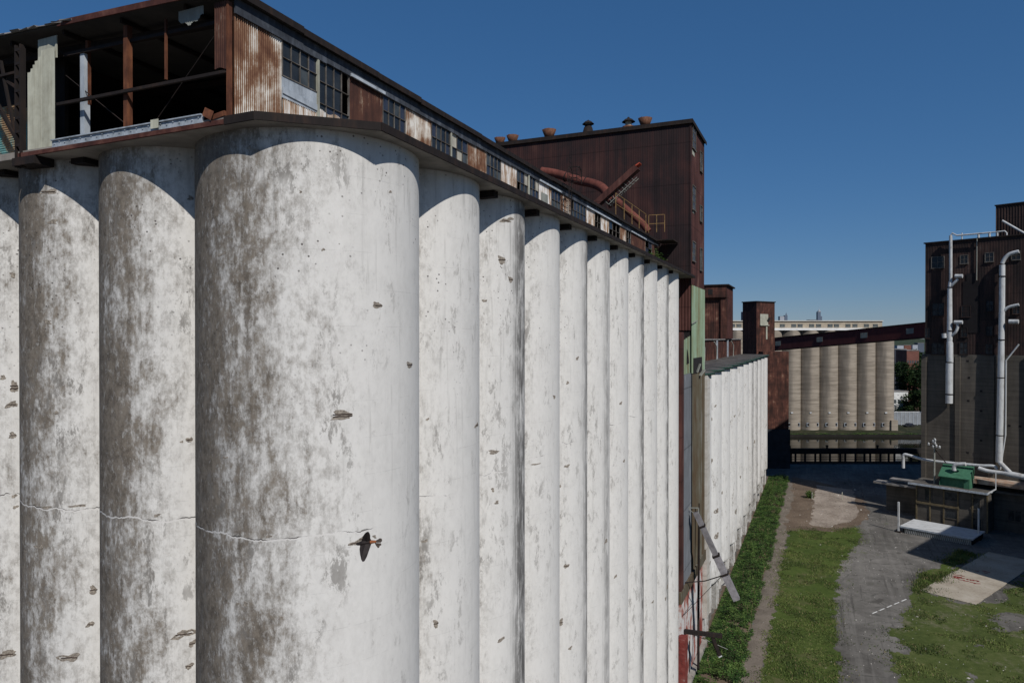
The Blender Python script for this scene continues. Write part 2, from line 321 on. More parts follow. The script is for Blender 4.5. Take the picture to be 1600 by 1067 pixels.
def grass_mat(name, cols, dry=(.125,.105,.058)):
    n = NT(name, .95, .1); a = n.noise(.12, 6, .6, .5); b = n.noise(1.3, 7, .7, .3); f3 = n.noise(9, 4, .7)
    f = n.m('ADD', n.m('MULTIPLY', a, .35), n.m('ADD', n.m('MULTIPLY', b, .35), n.m('MULTIPLY', f3, .3)))
    c = n.ramp(f, [(.36, cols[0]), (.5, cols[1]), (.63, cols[2])])
    d = n.ss(n.m('ADD', n.m('MULTIPLY', n.noise(.16, 6, .65, .4, (5,9,0)), .7), n.m('MULTIPLY', b, .3)), .52, .66)
    c = n.mix(n.m('MULTIPLY', d, .75), c, dry)
    n.bump(n.m('ADD', b, f3), .8, .12); return n.done(c)
def dirt_mat(name, a, b, sc=.8):
    n = NT(name, .95, .1); f = n.m('ADD', n.m('MULTIPLY', n.noise(sc*.25, 6, .6, .3), .5), n.m('MULTIPLY', n.noise(sc*3, 6, .7), .5))
    n.bump(f, .5, .06); return n.done(n.ramp(f, [(.38, a), (.62, b)]))
M_ground = ground_mat()
M_grass = grass_mat('mown_grass', [(.030,.046,.011),(.058,.086,.019),(.100,.122,.034)])
M_grass2 = grass_mat('patchy_grass', [(.032,.046,.014),(.068,.090,.025),(.115,.125,.048)], (.17,.15,.11))
M_dirt = dirt_mat('brown_soil', (.085,.062,.045), (.165,.125,.092)); M_strip = dirt_mat('grey_brown_gravel', (.10,.085,.068), (.20,.17,.14), 1.6)
M_slab = dirt_mat('broken_concrete', (.15,.12,.095), (.36,.31,.26), .7)
# near and far bank as two sheets, river between them (river runs square to the line of sight)
RIV0, RIV1 = 213., 276.
def riv(xr, d, z=0.): return Vector((xr*math.cos(_A) - d*math.sin(_A), xr*math.sin(_A) + d*math.cos(_A), z))
g = MB(); g.quad(riv(-4000, -900), riv(4000, -900), riv(4000, RIV0), riv(-4000, RIV0)); g.build('ground', M_ground, kind='structure')
g = MB(); g.quad(riv(-9000, RIV1), riv(9000, RIV1), riv(9000, 12000), riv(-9000, 12000)); g.build('far_ground', grass_mat('far_green_land', [(.014,.020,.009),(.026,.030,.015),(.06,.058,.045)]), kind='structure')
def water_mat():
    n = NT('river_water', .05, .22); n.b.inputs['IOR'].default_value = 1.33
    n.bump(n.noise((.5,.5,.5), 4, .6), .02, .15); return n.done((.012,.012,.008))
g = MB(); g.quad(riv(-4000, RIV0-6, -.9), riv(4000, RIV0-6, -.9), riv(4000, RIV1+6, -.9), riv(-4000, RIV1+6, -.9)); g.build('river', water_mat(), kind='structure')
M_bank = conc_mat('dark_quay', (.022,.020,.017), (.010,.009,.008), .6)
g = MB(); q = [riv(-400, RIV1-.3), riv(400, RIV1-.3), riv(400, RIV1+1), riv(-400, RIV1+1)]; g.prism(q, -6, .12)
g.build('river_bank', M_bank, kind='structure')
g = MB(); g.prism([riv(-400, RIV0-1), riv(400, RIV0-1), riv(400, RIV0+.3), riv(-400, RIV0+.3)], -6, .1); g.build('quay_edge', M_bank, kind='structure')
def in_poly(x, y, P):
    ins = False; n = len(P); dm = 1e9
    for i in range(n):
        x1, y1 = P[i]; x2, y2 = P[(i+1) % n]
        if (y1 > y) != (y2 > y) and x < (x2-x1)*(y-y1)/(y2-y1)+x1: ins = not ins
        dx, dy = x2-x1, y2-y1; t = max(0, min(1, ((x-x1)*dx+(y-y1)*dy)/(dx*dx+dy*dy)))
        dm = min(dm, math.hypot(x-x1-dx*t, y-y1-dy*t))
    return dm if ins else -dm
def patch(name, P, z, mat, cell=.4, rag=.8, s=.35, kind='structure', holes=0., bumps=0.):
    xs = [p[0] for p in P]; ys = [p[1] for p in P]; x0, y0 = min(xs)-rag*2, min(ys)-rag*2
    nx = int((max(xs)+rag*2-x0)/cell); ny = int((max(ys)+rag*2-y0)/cell); mb = MB(); idx = {}
    def vid(i, j):
        if (i, j) not in idx:
            px, py = x0+i*cell, y0+j*cell
            idx[(i, j)] = len(mb.v); mb.v.append(Vector((px+random.uniform(-.3,.3)*cell, py+random.uniform(-.3,.3)*cell, z + (bumps*abs(fbm(px, py, .5)) if bumps else 0))))
        return idx[(i, j)]
    for i in range(nx):
        for j in range(ny):
            cx, cy = x0+(i+.5)*cell, y0+(j+.5)*cell; d = in_poly(cx, cy, P)
            if d < -rag*2: continue
            d += fbm(cx, cy, s, 5)*rag*1.6
            if holes and fbm(cx+50, cy, .12, 5) > holes and d < 9: continue
            if d > 0:
                mb.f.append([vid(i,j), vid(i+1,j), vid(i+1,j+1), vid(i,j+1)]); mb.m.append(0); mb.s.append(False)
    return mb.build(name, mat, kind=kind)
patch('dirt_strip', [(-8.6,55),(-6.1,55),(-6.0,150),(-5.5,200),(-9,207),(-8.4,177)], .004, M_strip, .22, .3, .5)
patch('weed_bed', [(-13.8,55),(-8.2,55),(-8.0,177),(-8.6,207),(-13.8,207)], .003, M_dirt, .6, .3)
patch('lawn', [(-6.2,55),(-6.1,148),(-3,152),(1.5,152),(6.2,157),(7.0,150),(4.2,137),(2.2,124),(1.6,105),(1.9,86),(2.2,55)], .008, M_grass, .2, .45, .6)
patch('grass_patch', [(13.2,121.5),(12.2,115.5),(7.9,101),(7.4,88),(5.5,70),(30,50),(60,70),(60,120),(42,140),(33,143),(30,136),(23,120),(20.2,117.8)], .008, M_grass2, .25, .9, .4, holes=.42)
patch('grass_verge', [(12.8,121),(14.2,121),(24.5,145.8),(22.5,147),(18.5,137),(14.5,129)], .010, M_grass, .2, .6)
patch('dirt_patch', [(-6.5,149),(-4,150.5),(2,152),(5.5,156.5),(9,166),(9.8,172),(8.5,186),(2,200),(-7.5,208),(-6.5,180)], .012, M_dirt, .22, .5)
patch('concrete_apron', [(-2.3,154.8),(1.6,154.8),(6.5,164.5),(7.1,170.8),(7.2,182),(7,196),(-1.4,198),(-1.5,187),(-1.9,168)], .02, M_slab, .2, .35, .5)
# ================================================================== NEAR GRAIN ELEVATOR
ELEV = thing('grain_elevator', 'huge near white concrete grain elevator with stained round bins and a rusting gallery on top', 'grain elevator', (-17, 20, 0))
ZD = 44.64
def silo_mesh(cx, cy, r, z0, z1, t0, t1, seg=64):
    mb = MB(); zs = [z0 + (z1-z0)*i/6 for i in range(7)]
    vs = []; k = len(zs)
    for i in range(seg+1):
        t = R(t0 + (t1-t0)*i/seg)
        for z in zs: vs.append((cx + r*math.cos(t), cy + r*math.sin(t), z))
    mb.add(vs, [(i*k+j, (i+1)*k+j, (i+1)*k+j+1, i*k+j+1) for i in range(seg) for j in range(k-1)], 0, True)
    return mb
def spall(mb, cx, cy, r, px, py, wpx, hpx):
    d = sight(px, py); o = EYE; a = d.x*d.x+d.y*d.y; b = (o.x-cx)*d.x+(o.y-cy)*d.y; c = (o.x-cx)**2+(o.y-cy)**2-r*r
    D = b*b-a*c
    if D < 0: return
    t = (-b-math.sqrt(D))/a; P = o+d*t; ang = math.atan2(P.y-cy, P.x-cx); dist = d.length*t
    nrm = Vector((math.cos(ang), math.sin(ang), 0)); tan = Vector((-nrm.y, nrm.x, 0))
    cosv = max(.3, abs(tan.dot(_R))); w_ = wpx*dist/FPX/cosv/2; h_ = hpx*dist/FPX/2
    n = 22; ring = []; ring0 = []; sq = random.uniform(-.25, .25)
    for i in range(n):
        q = 2*math.pi*i/n; k = (.82 + .22*math.sin(2*q+sq*9) + .16*math.sin(3*q+sq*30))*random.uniform(.78, 1.14)/max(abs(math.cos(q)), abs(math.sin(q)))**.55; u = math.cos(q)*w_*k; v = math.sin(q)*h_*k + sq*u*h_/w_
        t2 = ang+u/r
        ring.append((cx+(r+.006)*math.cos(t2), cy+(r+.006)*math.sin(t2), P.z+v)); t3 = ang+u*1.06/r
        ring0.append((cx+(r-.01)*math.cos(t3), cy+(r-.01)*math.sin(t3), P.z+v*1.06))
    ctr = (cx+(r+.004)*nrm.x, cy+(r+.004)*nrm.y, P.z)
    mb.add(ring+ring0+[ctr], [(i, (i+1) % n, 2*n) for i in range(n)]+[(n+i, n+(i+1) % n, (i+1) % n, i) for i in range(n)], 1)
    # the exposed bar and its shadowy slot across the patch
    for dz in ([] if hpx < 8 else [0] if hpx < 14 else [-.2*h_, .25*h_]):
        pts = [(cx+(r+.012)*math.cos(ang+u/r), cy+(r+.012)*math.sin(ang+u/r), P.z+dz+random.uniform(-.06,.06)*h_) for u in [w_*(-.7+.24*i) for i in range(7)]]
        mb.tube(pts, min(.02, .06*h_+.006), 5, 2)
SP_COR = [(535,649,36,14),(590,477,16,9),(345,398,14,4),(384,943,8,7),(352,715,9,4),(420,838,10,4),(640,570,8,9),(505,390,5,5),(566,842,11,10),(440,965,7,4),(585,838,6,5),(555,848,18,9),(371,943,6,5),(375,905,7,4),(470,300,5,4),(610,300,4,4),(390,230,5,5)]
SP_END = {1: [(296,687,8,9),(287,990,26,13),(284,690,4,4),(245,805,9,5),(300,1005,9,10),(296,1040,10,9),(298,310,9,6)],
          2: [(75,300,26,8),(82,347,16,6),(74,503,16,6),(88,645,8,5),(146,921,11,11),(141,975,9,8),(108,1027,26,13),(72,793,15,5),(122,790,20,4),(60,854,14,6),(40,862,6,4)],
          3: [(22,605,11,15),(18,632,12,10),(20,680,10,8),(10,1022,18,12),(22,775,6,5),(24,792,6,5),(20,430,8,7),(5,590,8,6)]}
SP_ROW = {1: [(681,974,9,11),(664,845,8,6),(745,664,6,8),(668,655,6,4)],
          2: [(784,406,15,12),(798,437,9,8),(790,345,16,8),(798,342,10,6),(772,706,22,6),(770,765,6,6),(776,785,8,6),(783,999,10,7),(757,470,8,5)],
          3: [(888,672,8,7),(890,692,7,6),(838,725,14,3),(866,620,6,6)],
          4: [(887,598,6,5),(874,760,6,6),(876,972,9,11),(885,884,9,8),(891,1012,7,5),(886,728,8,6),(902,560,6,6)],
          5: [(953,667,7,6),(955,655,6,5),(947,845,8,7),(955,1000,5,5)], 6: [(962,900,5,6),(975,720,5,5),(970,630,6,5)],
          7: [(1009,600,5,7),(1008,790,4,5),(1003,990,4,5)], 8: [(1028,825,4,9),(1020,940,4,5)], 9: [(1043,915,5,7),(1040,935,4,5)]}
RC, RR, RP, RY = 16.84, 3.386, 5.13, 21.12
mb = silo_mesh(-17.38, 20.95, 3.96, -.5, ZD, -190, 60, 120)
for s_ in SP_COR: spall(mb, -17.38, 20.95, 3.96, *s_)
mb.build('silo', [M_silo, M_spall, M_rebar], ELEV, 'broad corner bin, brown and worn on its left side')
for i in range(1, 11):
    mb = silo_mesh(-RC, RY+RP*i, RR, -.5, ZD, -120, 120)
    for s_ in SP_ROW.get(i, []): spall(mb, -RC, RY+RP*i, RR, *s_)
    mb.build('silo', [M_silo, M_spall, M_rebar], ELEV)
for i in range(1, 5):
    cx = -22.63-4.635*(i-1); mb = silo_mesh(cx, 19.98, 2.966, -.5, ZD, -215, 35)
    for s_ in SP_END.get(i, []): spall(mb, cx, 19.98, 2.966, *s_)
    mb.build('silo', [M_silo, M_spall, M_rebar], ELEV)
g = MB(); g.box(-42, -16.3, 20.2, 79.5, -.5, ZD-.02); g.build('bin_block', M_conc, ELEV)
# deck over the bins: chamfered at the corner
g = MB(); OUT = [(-12.98, 79.9), (-42, 79.9), (-42, 16.5), (-15.85, 16.5), (-13.0, 19.0)]
g.prism(OUT, ZD, ZD+.25); g.build('bin_deck', M_soffit, ELEV)
g = MB()
for a, b in (((-17.05,16.47),(-15.86,16.47)), ((-15.86,16.47),(-12.97,18.99)), ((-12.96,18.99),(-12.96,79.8))):
    L = (Vector(b)-Vector(a)).length; k = max(1, int(L/3))
    for i in range(k):
        p = Vector(a)+(Vector(b)-Vector(a))*(i/k); q_ = Vector(a)+(Vector(b)-Vector(a))*((i+1)/k)
        g.beam((*p, ZD+.125+random.uniform(-.012,.012)), (*q_, ZD+.125+random.uniform(-.012,.012)), .07, .26)
g.build('edge_beam', M_steel, ELEV)
g = MB()
for i in range(1, 10): g.box(-14.35, -13.5, RY+RP*(i+.5)-.22, RY+RP*(i+.5)+.22, ZD-.30, ZD-.01)
for i in range(0, 3): g.box(-25.5-4.65*i, -24.8-4.65*i, 17.3, 18.2, ZD-.20, ZD-.01)
g.each('bracket', M_steel, ELEV)
# ---- gallery on the deck
GX, GY, GT = -17.0, 16.62, 48.28
Z0 = ZD+.25
EX = -16.78
def roof_z(x): return 48.78 + .036*(EX-x)
g = MB()
g.add([(EX,16.4,roof_z(EX)),(-42,16.4,roof_z(-42)),(-42,79.9,roof_z(-42)),(EX,79.9,roof_z(EX)),
       (EX,16.4,roof_z(EX)+.1),(-42,16.4,roof_z(-42)+.1),(-42,79.9,roof_z(-42)+.1),(EX,79.9,roof_z(EX)+.1)],
      [(0,1,2,3),(7,6,5,4),(0,4,5,1),(1,5,6,2),(2,6,7,3),(3,7,4,0)])
RF = g.build('gallery_roof', M_roof, ELEV)
g = MB(); y = 16.35
while y < 79.5:
    L = random.uniform(3, 6.5); y2 = min(79.8, y+L); dz = random.uniform(-.03,.05)
    g.beam((EX+.04, y, 48.78+dz), (EX+.04, y2-.02, 48.78+dz+random.uniform(-.03,.03)), .06, .24); y = y2
g.build('fascia', M_steel, RF)
g = MB()
g.beam((EX,16.36,roof_z(EX)+.03), (-24.8,16.36,roof_z(-24.8)+.04), .05, .20)
g.build('rusty_edge_trim', M_trimr, RF)
g = MB(); x = -24.0
while x > -42:
    g.add([(x,16.6,roof_z(x)+.12),(x-.5,16.6,roof_z(x)+.14),(x-.5,16.25+random.uniform(-.06,.1),roof_z(x)+.06),(x,16.25+random.uniform(-.06,.1),roof_z(x)+.03),
           (x,16.6,roof_z(x)+.16),(x-.5,16.6,roof_z(x)+.18),(x-.5,16.25+random.uniform(-.06,.1),roof_z(x)+.11),(x,16.25+random.uniform(-.06,.1),roof_z(x)+.08)],
          [(0,1,2,3),(7,6,5,4),(0,4,5,1),(1,5,6,2),(2,6,7,3),(3,7,4,0)]); x -= .46
g.build('ragged_roof_sheet', M_roofgrey, RF)
g = MB()
for i in range(14):
    yy = 17.6+i*4.6
    if yy < 79: g.beam((-17.2, yy, 48.45), (-41.5, yy, roof_z(-41.5)-.2), .14, .26)
for x in (-19,-22,-25,-28,-31): g.beam((x, 16.7, roof_z(x)-.1), (x, 60, roof_z(x)-.1), .1, .16)
g.build('rafter', M_steel, RF)
# side wall, panel by panel
ys = {p: wallY(p) for p in (365,441,496,545,598,633,674,704,730,760,782,807,825,841,861,875,891,915,929,938,951,968,978,985,1008,1018,1030)}
def corr(p0, p1, mat, z0=Z0, z1=GT, label=None, name='corrugated_panel', y0=None, y1=None, x=GX, amp=.022):
    g = MB(); a = y0 if y0 else ys[p0]; b = y1 if y1 else ys[p1]
    g.sheet((x, a+.01), (x, b-.01), z0, z1, .085, amp, per=6); return g.build(name, mat, ELEV, label)
def window(y0, y1, z0, z1, cols, rows, x=GX, missing=.0, boards=0., heavy=()):
    fr = MB(); pn = MB(); t = .022
    ysx = [y0+(y1-y0)*i/cols for i in range(cols+1)]; zz = [z0+(z1-z0)*i/rows for i in range(rows+1)]
    for i, yy in enumerate(ysx):
        tt = t if 0 < i < cols else t*1.8; fr.box(x-.04, x+.035, yy-tt/2, yy+tt/2, z0, z1)
    for i, z in enumerate(zz):
        tt = t if 0 < i < rows else t*1.8; tt = .07 if i in heavy else tt; fr.box(x-.03, x+.045, y0, y1, z-tt/2, z+tt/2)
    for i in range(cols):
        for j in range(rows):
            if random.random() < missing: continue
            mi = random.choices([0,1,2,3], [5,2.4,1.6,boards*10])[0]; o = random.uniform(-.006,.006)
            pn.add([(x-.01+o, ysx[i], zz[j]),(x-.01-o, ysx[i+1], zz[j]),(x-.012+o, ysx[i+1], zz[j+1]),(x-.012-o, ysx[i], zz[j+1])], [(0,1,2,3)], mi)
    W = fr.build('window', M_winframe, ELEV); pn.build('pane', GL, W); return W
M_winframe = rusty('window_bar_paint', [(.3,(.05,.042,.036)),(.5,(.10,.09,.08)),(.7,(.24,.23,.21))], 2, 5, 2)
corr(365, 441, M_sheetA, label='rust-streaked white corner panel')
zs0, zs1, zs2 = 45.95, 47.05, GT
window(ys[441], ys[496]-.03, zs1-.05, zs2, 4, 2, heavy=())
g = MB(); g.box(GX-.02, GX+.02, ys[441], ys[496]-.05, 46.25, 46.98); g.build('lower_panel', M_bluew, ELEV)
g = MB(); g.beam((GX+.05, ys[441], 46.50), (GX+.05, ys[496], 46.42), .02, .22); g.build('loose_flashing', M_bluew, ELEV)
corr(441, 545, M_sheetC, Z0, lambda t: 46.30+.05*t+.05*math.sin(t*7), name='torn_panel')
window(ys[496]+.03, ys[545], zs0-.1, zs2, 4, 3, missing=.16)
g = MB(); g.box(GX-.05, GX+.08, ys[496]-.05, ys[496]+.05, Z0, GT); g.box(GX-.05, GX+.07, ys[704]-.05, ys[704]+.05, Z0, GT); g.box(GX-.05, GX+.09, ys[825]-.07, ys[825]+.07, Z0, GT)
g.each('mullion', M_cream, ELEV)
corr(545, 598, M_sheetB, label='dark red rusted panel')
window(ys[598], ys[633], zs1-.1, zs2, 4, 2)
corr(633, 674, M_sheetA, label='rust panel with white remains'); window(ys[674], ys[704]-.06, zs1-.2, zs2, 4, 2); window(ys[704]+.06, ys[730], zs1-.2, zs2, 3, 2, missing=.1, boards=.12)
corr(730, 760, M_sheetA); window(ys[760], ys[782], zs1-.2, zs2, 4, 2); corr(782, 807, M_sheetC)
window(ys[807], ys[825]-.08, zs1-.3, zs2, 3, 2, boards=.25, missing=.1); window(ys[825]+.08, ys[841], zs1-.3, zs2, 3, 2, boards=.1)
corr(841, 861, M_sheetC)
g = MB(); g.box(GX+.03, GX+.06, ys[841]+.45, ys[861]-.75, Z0, 47.6); g.build('grey_board', M_creamd, ELEV)
window(ys[861], ys[875], zs1-.3, zs2, 3, 2); corr(875, 891, M_sheetA); window(ys[891], ys[915], zs1-.3, zs2, 5, 2, missing=.1); corr(915, 929, M_sheetC)
window(ys[929], ys[938], zs1-.3, zs2, 2, 2, missing=.8); corr(938, 951, M_sheetC); window(ys[951], ys[968], zs1-.3, zs2, 3, 2, missing=.5)
corr(968, 978, M_sheetA); window(ys[978], ys[985], zs1-.3, zs2, 2, 2, missing=.5); corr(985, 1008, M_sheetB); window(ys[1008], ys[1018], zs1-.3, zs2, 2, 2, missing=.4)
corr(1018, 1030, M_sheetB, y1=79.8)
g = MB()
for a, b in ((598,633),(674,730),(760,782),(807,841),(861,875),(891,915),(929,938),(951,968),(978,985),(1008,1018)):
    g.box(GX-.06, GX+.0, ys[a], ys[b], Z0, 46.7)
g.each('sill_wall', M_steel, ELEV)
g = MB(); y = 16.8
while y < 79:
    y2 = min(79.7, y+random.uniform(1.5, 3.5)); g.box(GX+.02, GX+.09, y, y2-.015, GT-.06+random.uniform(-.02,.02), GT+.42); y = y2
g.build('head_board', M_bluegrey, ELEV)
g = MB()
for a, b in ((545,598),(841,875),(915,968),(985,1008)): g.box(GX+.10, GX+.16, ys[a], ys[b], GT-.06, GT+.06)
g.each('white_flashing', M_bluew, ELEV)
# end of the gallery: open frame
def ew(px, py): return atY(px, py, GY)
g = MB(); a, b = ew(337, 17), ew(362, 20)
zb = ew(350, 107).z; g.sheet((a.x, GY-.03), (GX, GY-.03), lambda t: zb-.03*t+.04*math.sin(t*9), 48.55, .085, .014)
g.build('hanging_sheet', M_sheetB, ELEV)
g = MB(); g.box(GX-.06, GX+.03, GY-.06, GY+.1, Z0, 48.5); g.build('corner_post', M_rust, ELEV)
a, b = ew(46, 160), ew(67, 160); c = ew(88, 160); xa, xb, xc = a.x, b.x, c.x
g = MB(); g.sheet((xa, GY-.05), (xb, GY-.05), 44.72, lambda t: 47.75+min(.5, .12*int(t/.14)), .06, .014); g.build('cream_panel', M_cream, ELEV)
g = MB(); g.sheet((xb, GY-.05), (xc, GY-.05), 44.78, 48.45, .06, .01); g.box(xb-.3, xc, GY+.02, GY+.05, 48.1, 48.9); g.build('cream_panel', M_cream, ELEV)
xk = ew(36, 160).x
g = MB()
for dx in (-.14, .14): g.beam((xk+dx, GY-.1, 44.3), (xk+dx, GY-.1, 48.8), .07, .2)
for i in range(9): g.beam((xk-.14, GY-.2, 44.6+i*.5), (xk+.14, GY-.2, 44.6+i*.5), .02, .1)
g.build('steel_column', M_steel, ELEV)
g = MB(); g.box(xk-.25, xk+1.0, GY-.25, GY+.5, ZD-.30, ZD-.015); g.build('bracket_box', M_steel, ELEV)
g = MB()
g.beam((xk-.2, GY, 45.2), (xk-2.6, GY, 48.2), .12); g.beam((xk-.2, GY+.1, 47.2), (xk-3.2, GY+.1, 48.9), .1); g.beam((xk-.1, GY, 47.9), (xk-4, GY, 47.9), .09)
g.beam((xk-.5, GY+.05, 45.4), (xk-1.4, GY+.05, 48.5), .09)
g.each('diagonal_brace', M_steel, ELEV)
g = MB(); g.add([], []); 
for (x0, x1, z0, z1) in ((xk-2.8, xk-.3, 44.75, 45.75), (xk-5, xk-1.55, 45.75, 47.1), (xk-1.1,xk-.35,45.75,46.9)):
    k = int((z1-z0)/.02); vs = []
    for i in range(k+1):
        z = z0+(z1-z0)*i/k; o = .016*math.cos(2*math.pi*z/.09); vs += [(x0, GY+.75+o, z), (x1, GY+.75+o, z)]
    g.add(vs, [(2*i, 2*i+1, 2*i+3, 2*i+2) for i in range(k)], 0, True)
g.each('ribbed_siding', M_teal, ELEV)
g = MB(); xe = ew(322, 190).x
g.box(xc, xe, GY-.16, GY-.08, 44.80, 45.08); g.box(xc, xe, GY-.22, GY-.161, 45.04, 45.08)
for i in range(26):
    x = xc+(xe-xc)*(i+.5)/26; g.lathe([(.03,0),(.022,.025),(0,.03)], (x, GY-.17, 44.92+.05*(i % 2)), 6)
g.build('channel_beam', M_galv, ELEV)
g = MB(); g.box(xk, GX-.05, GY-.2, GY-.08, ZD+.005, 44.795); g.build('rusty_angle', M_trimr, ELEV)
g = MB(); p = ew(328, 182); g.add([(p.x-.12,GY-.2,45.02),(p.x+.3,GY-.25,44.8),(p.x+.38,GY-.2,45.08),(p.x-.05,GY-.15,45.28)], [(0,1,2,3)]); g.beam((p.x+.2,GY-.1,44.92),(GX-.05,GY-.1,45.0),.1,.16); g.build('bent_flashing', M_rust, ELEV)
p = ew(254, 197); g = MB(); g.sheet((p.x-.25, GY-.24), (p.x+.12, GY-.24), 44.85, 45.14, .06, .014); g.build('torn_scrap', M_cream, ELEV)
g = MB()
p0, p1 = ew(88, 163), ew(358, 110); g.beam((p0.x, GY+.05, p0.z), (GX, GY+.05, p1.z), .1, .1)
p0 = ew(88, 82); g.beam((p0.x, GY+.3, p0.z), (GX, GY+.3, 48.1), .09, .12)
g.each('girt', M_steel, ELEV)
def post(px, yy, w_, mat, name, z0=Z0, z1=48.7):
    p = atY(px, 160, yy); g = MB(); g.box(p.x-w_/2, p.x+w_/2, yy-w_/2, yy+w_/2, z0, z1); return g.build(name, mat, ELEV)
post(200, GY+.25, .20, M_rust, 'column'); post(138, GY+.5, .13, M_rust, 'column', 46.4); post(133, GY+.42, .22, M_bluew, 'column', Z0, 48.2)
p = ew(250, 90); g = MB(); g.box(p.x-.035, p.x+.035, GY+.2, GY+.27, 46.6, 48.6); g.build('hanger', M_rust, ELEV)
g = MB(); p0, p1, p2 = ew(88, 113), ew(196, 201), ew(325, 80)
g.tube([(p0.x, GY+.35, p0.z), (p1.x, GY+.35, p1.z)], .018, 6); g.tube([(ew(218,200).x, GY+.4, 45.1), (p2.x, GY+.4, 47.9)], .016, 6); g.build('tie_rod', M_steel, ELEV)
g = MB(); z_ = Z0+.62
for x in (-20.5, -18.3): g.beam((x, 18.6, Z0), (x, 18.6, z_), .05)
g.beam((-20.5,18.6,z_),(-18.3,18.6,z_),.05); g.beam((-18.3,18.6,z_),(-17.2,19.6,z_),.05); g.beam((-20.5,18.6,z_-.3),(-18.3,18.6,z_-.3),.035); g.build('inner_railing', M_creamd, ELEV)
g = MB(); g.box(-42, -41.8, GY, 79.8, Z0, 49.4); g.box(-42, -27.2, GY+1.6, GY+1.75, Z0, 49.2); g.box(-41.7, -17.2, 44, 44.2, Z0, 48.4); g.each('inner_wall', M_black, ELEV)
# roof-end hanging fragments
g = MB(); p = ew(300, 34); g.sheet((p.x-.7, GY+.1), (p.x+.4, GY+.1), lambda t: 48.36-.20*max(0, math.sin(t*3.1))-.04*math.sin(t*17), 48.66, .08, .012); g.build('hanging_sheet', M_creamd, ELEV)
# ================================================================== HEADHOUSE
HX, HY0, HY1, HZ = -13.49, 80.0, 89.8, 62.15
HEAD = thing('headhouse', 'tall dark brown rusted headhouse rising behind the near gallery with ventilators on its roof', 'headhouse', (HX-13, 85, 0))
g = MB(); g.sheet((-48, HY0), (HX, HY0), 38.8, HZ, .27, .010, per=4); g.build('front_wall', M_head, HEAD)
g = MB(); g.sheet((HX, HY0), (HX, HY1), 44.0, HZ, .27, .010, per=4); g.build('side_wall', M_headx, HEAD)
g = MB(); g.box(-48, HX-.12, HY0+.1, HY1, 10.5, HZ-.05); g.box(-48, HX-.56, HY0+.1, HY1, -.5, 10.49); g.box(-40, HX-.6, 75.4, HY0+.05, -.5, 38.4); g.build('inner_body', M_black, HEAD)
g = MB(); g.box(-48.3, HX+.22, HY0-.22, HY1+.25, HZ, HZ+.16); g.box(-48.3, HX+.26, HY0-.27, HY0-.222, HZ-.26, HZ+.2); g.box(HX+.222, HX+.27, HY0-.2, HY1+.25, HZ-.22, HZ+.18)
HR = g.build('roof', M_steel, HEAD)
g = MB(); g.box(HX-.12, HX+.06, HY0-.06, HY0+.12, 44.0, HZ-.27); g.build('corner_trim', M_head, HEAD)
g = MB(); g.sheet((HX-2.6, HY0-.045), (HX-.02, HY0-.045), 38.85, 44.65, .34, .03, per=6); g.build('red_wall_sheet', M_headx, HEAD)
def hwin(py0, py1, y0, y1):
    za, zb = atX(1090, py1, HX).z, atX(1090, py0, HX).z
    fr = MB(); x = HX+.05; fr.box(x, x+.08, y0-.08, y0, za, zb); fr.box(x, x+.08, y1, y1+.08, za, zb); fr.box(x, x+.1, y0-.08, y1+.08, zb, zb+.1); fr.box(x, x+.14, y0-.1, y1+.1, za-.12, za)
    for i in (1,2): fr.box(x, x+.05, y0, y1, za+(zb-za)*i/3-.03, za+(zb-za)*i/3+.03)
    fr.box(x, x+.06, (y0+y1)/2-.03, (y0+y1)/2+.03, za, zb)
    W = fr.build('window', M_winframe, HEAD); pn = MB(); pn.quad((x+.02,y0,za),(x+.02,y1,za),(x+.02,y1,zb),(x+.02,y0,zb)); pn.build('pane', [M_g1], W)
for (a, b, y0, y1) in ((207,243,80.9,82.9),(232,262,86.2,87.7),(300,335,80.9,82.7),(318,342,86.2,87.6),(384,412,80.9,82.7),(386,420,86.2,87.6)): hwin(a, b, y0, y1)
g = MB(); g.box(HX, HX+.03, 80.9, 82.4, atX(1090,253,HX).z, atX(1090,246,HX).z); g.box(HX, HX+.03, 81.2, 82.2, atX(1090,340,HX).z, atX(1090,336,HX).z); g.each('peeled_patch', M_cream, HEAD)
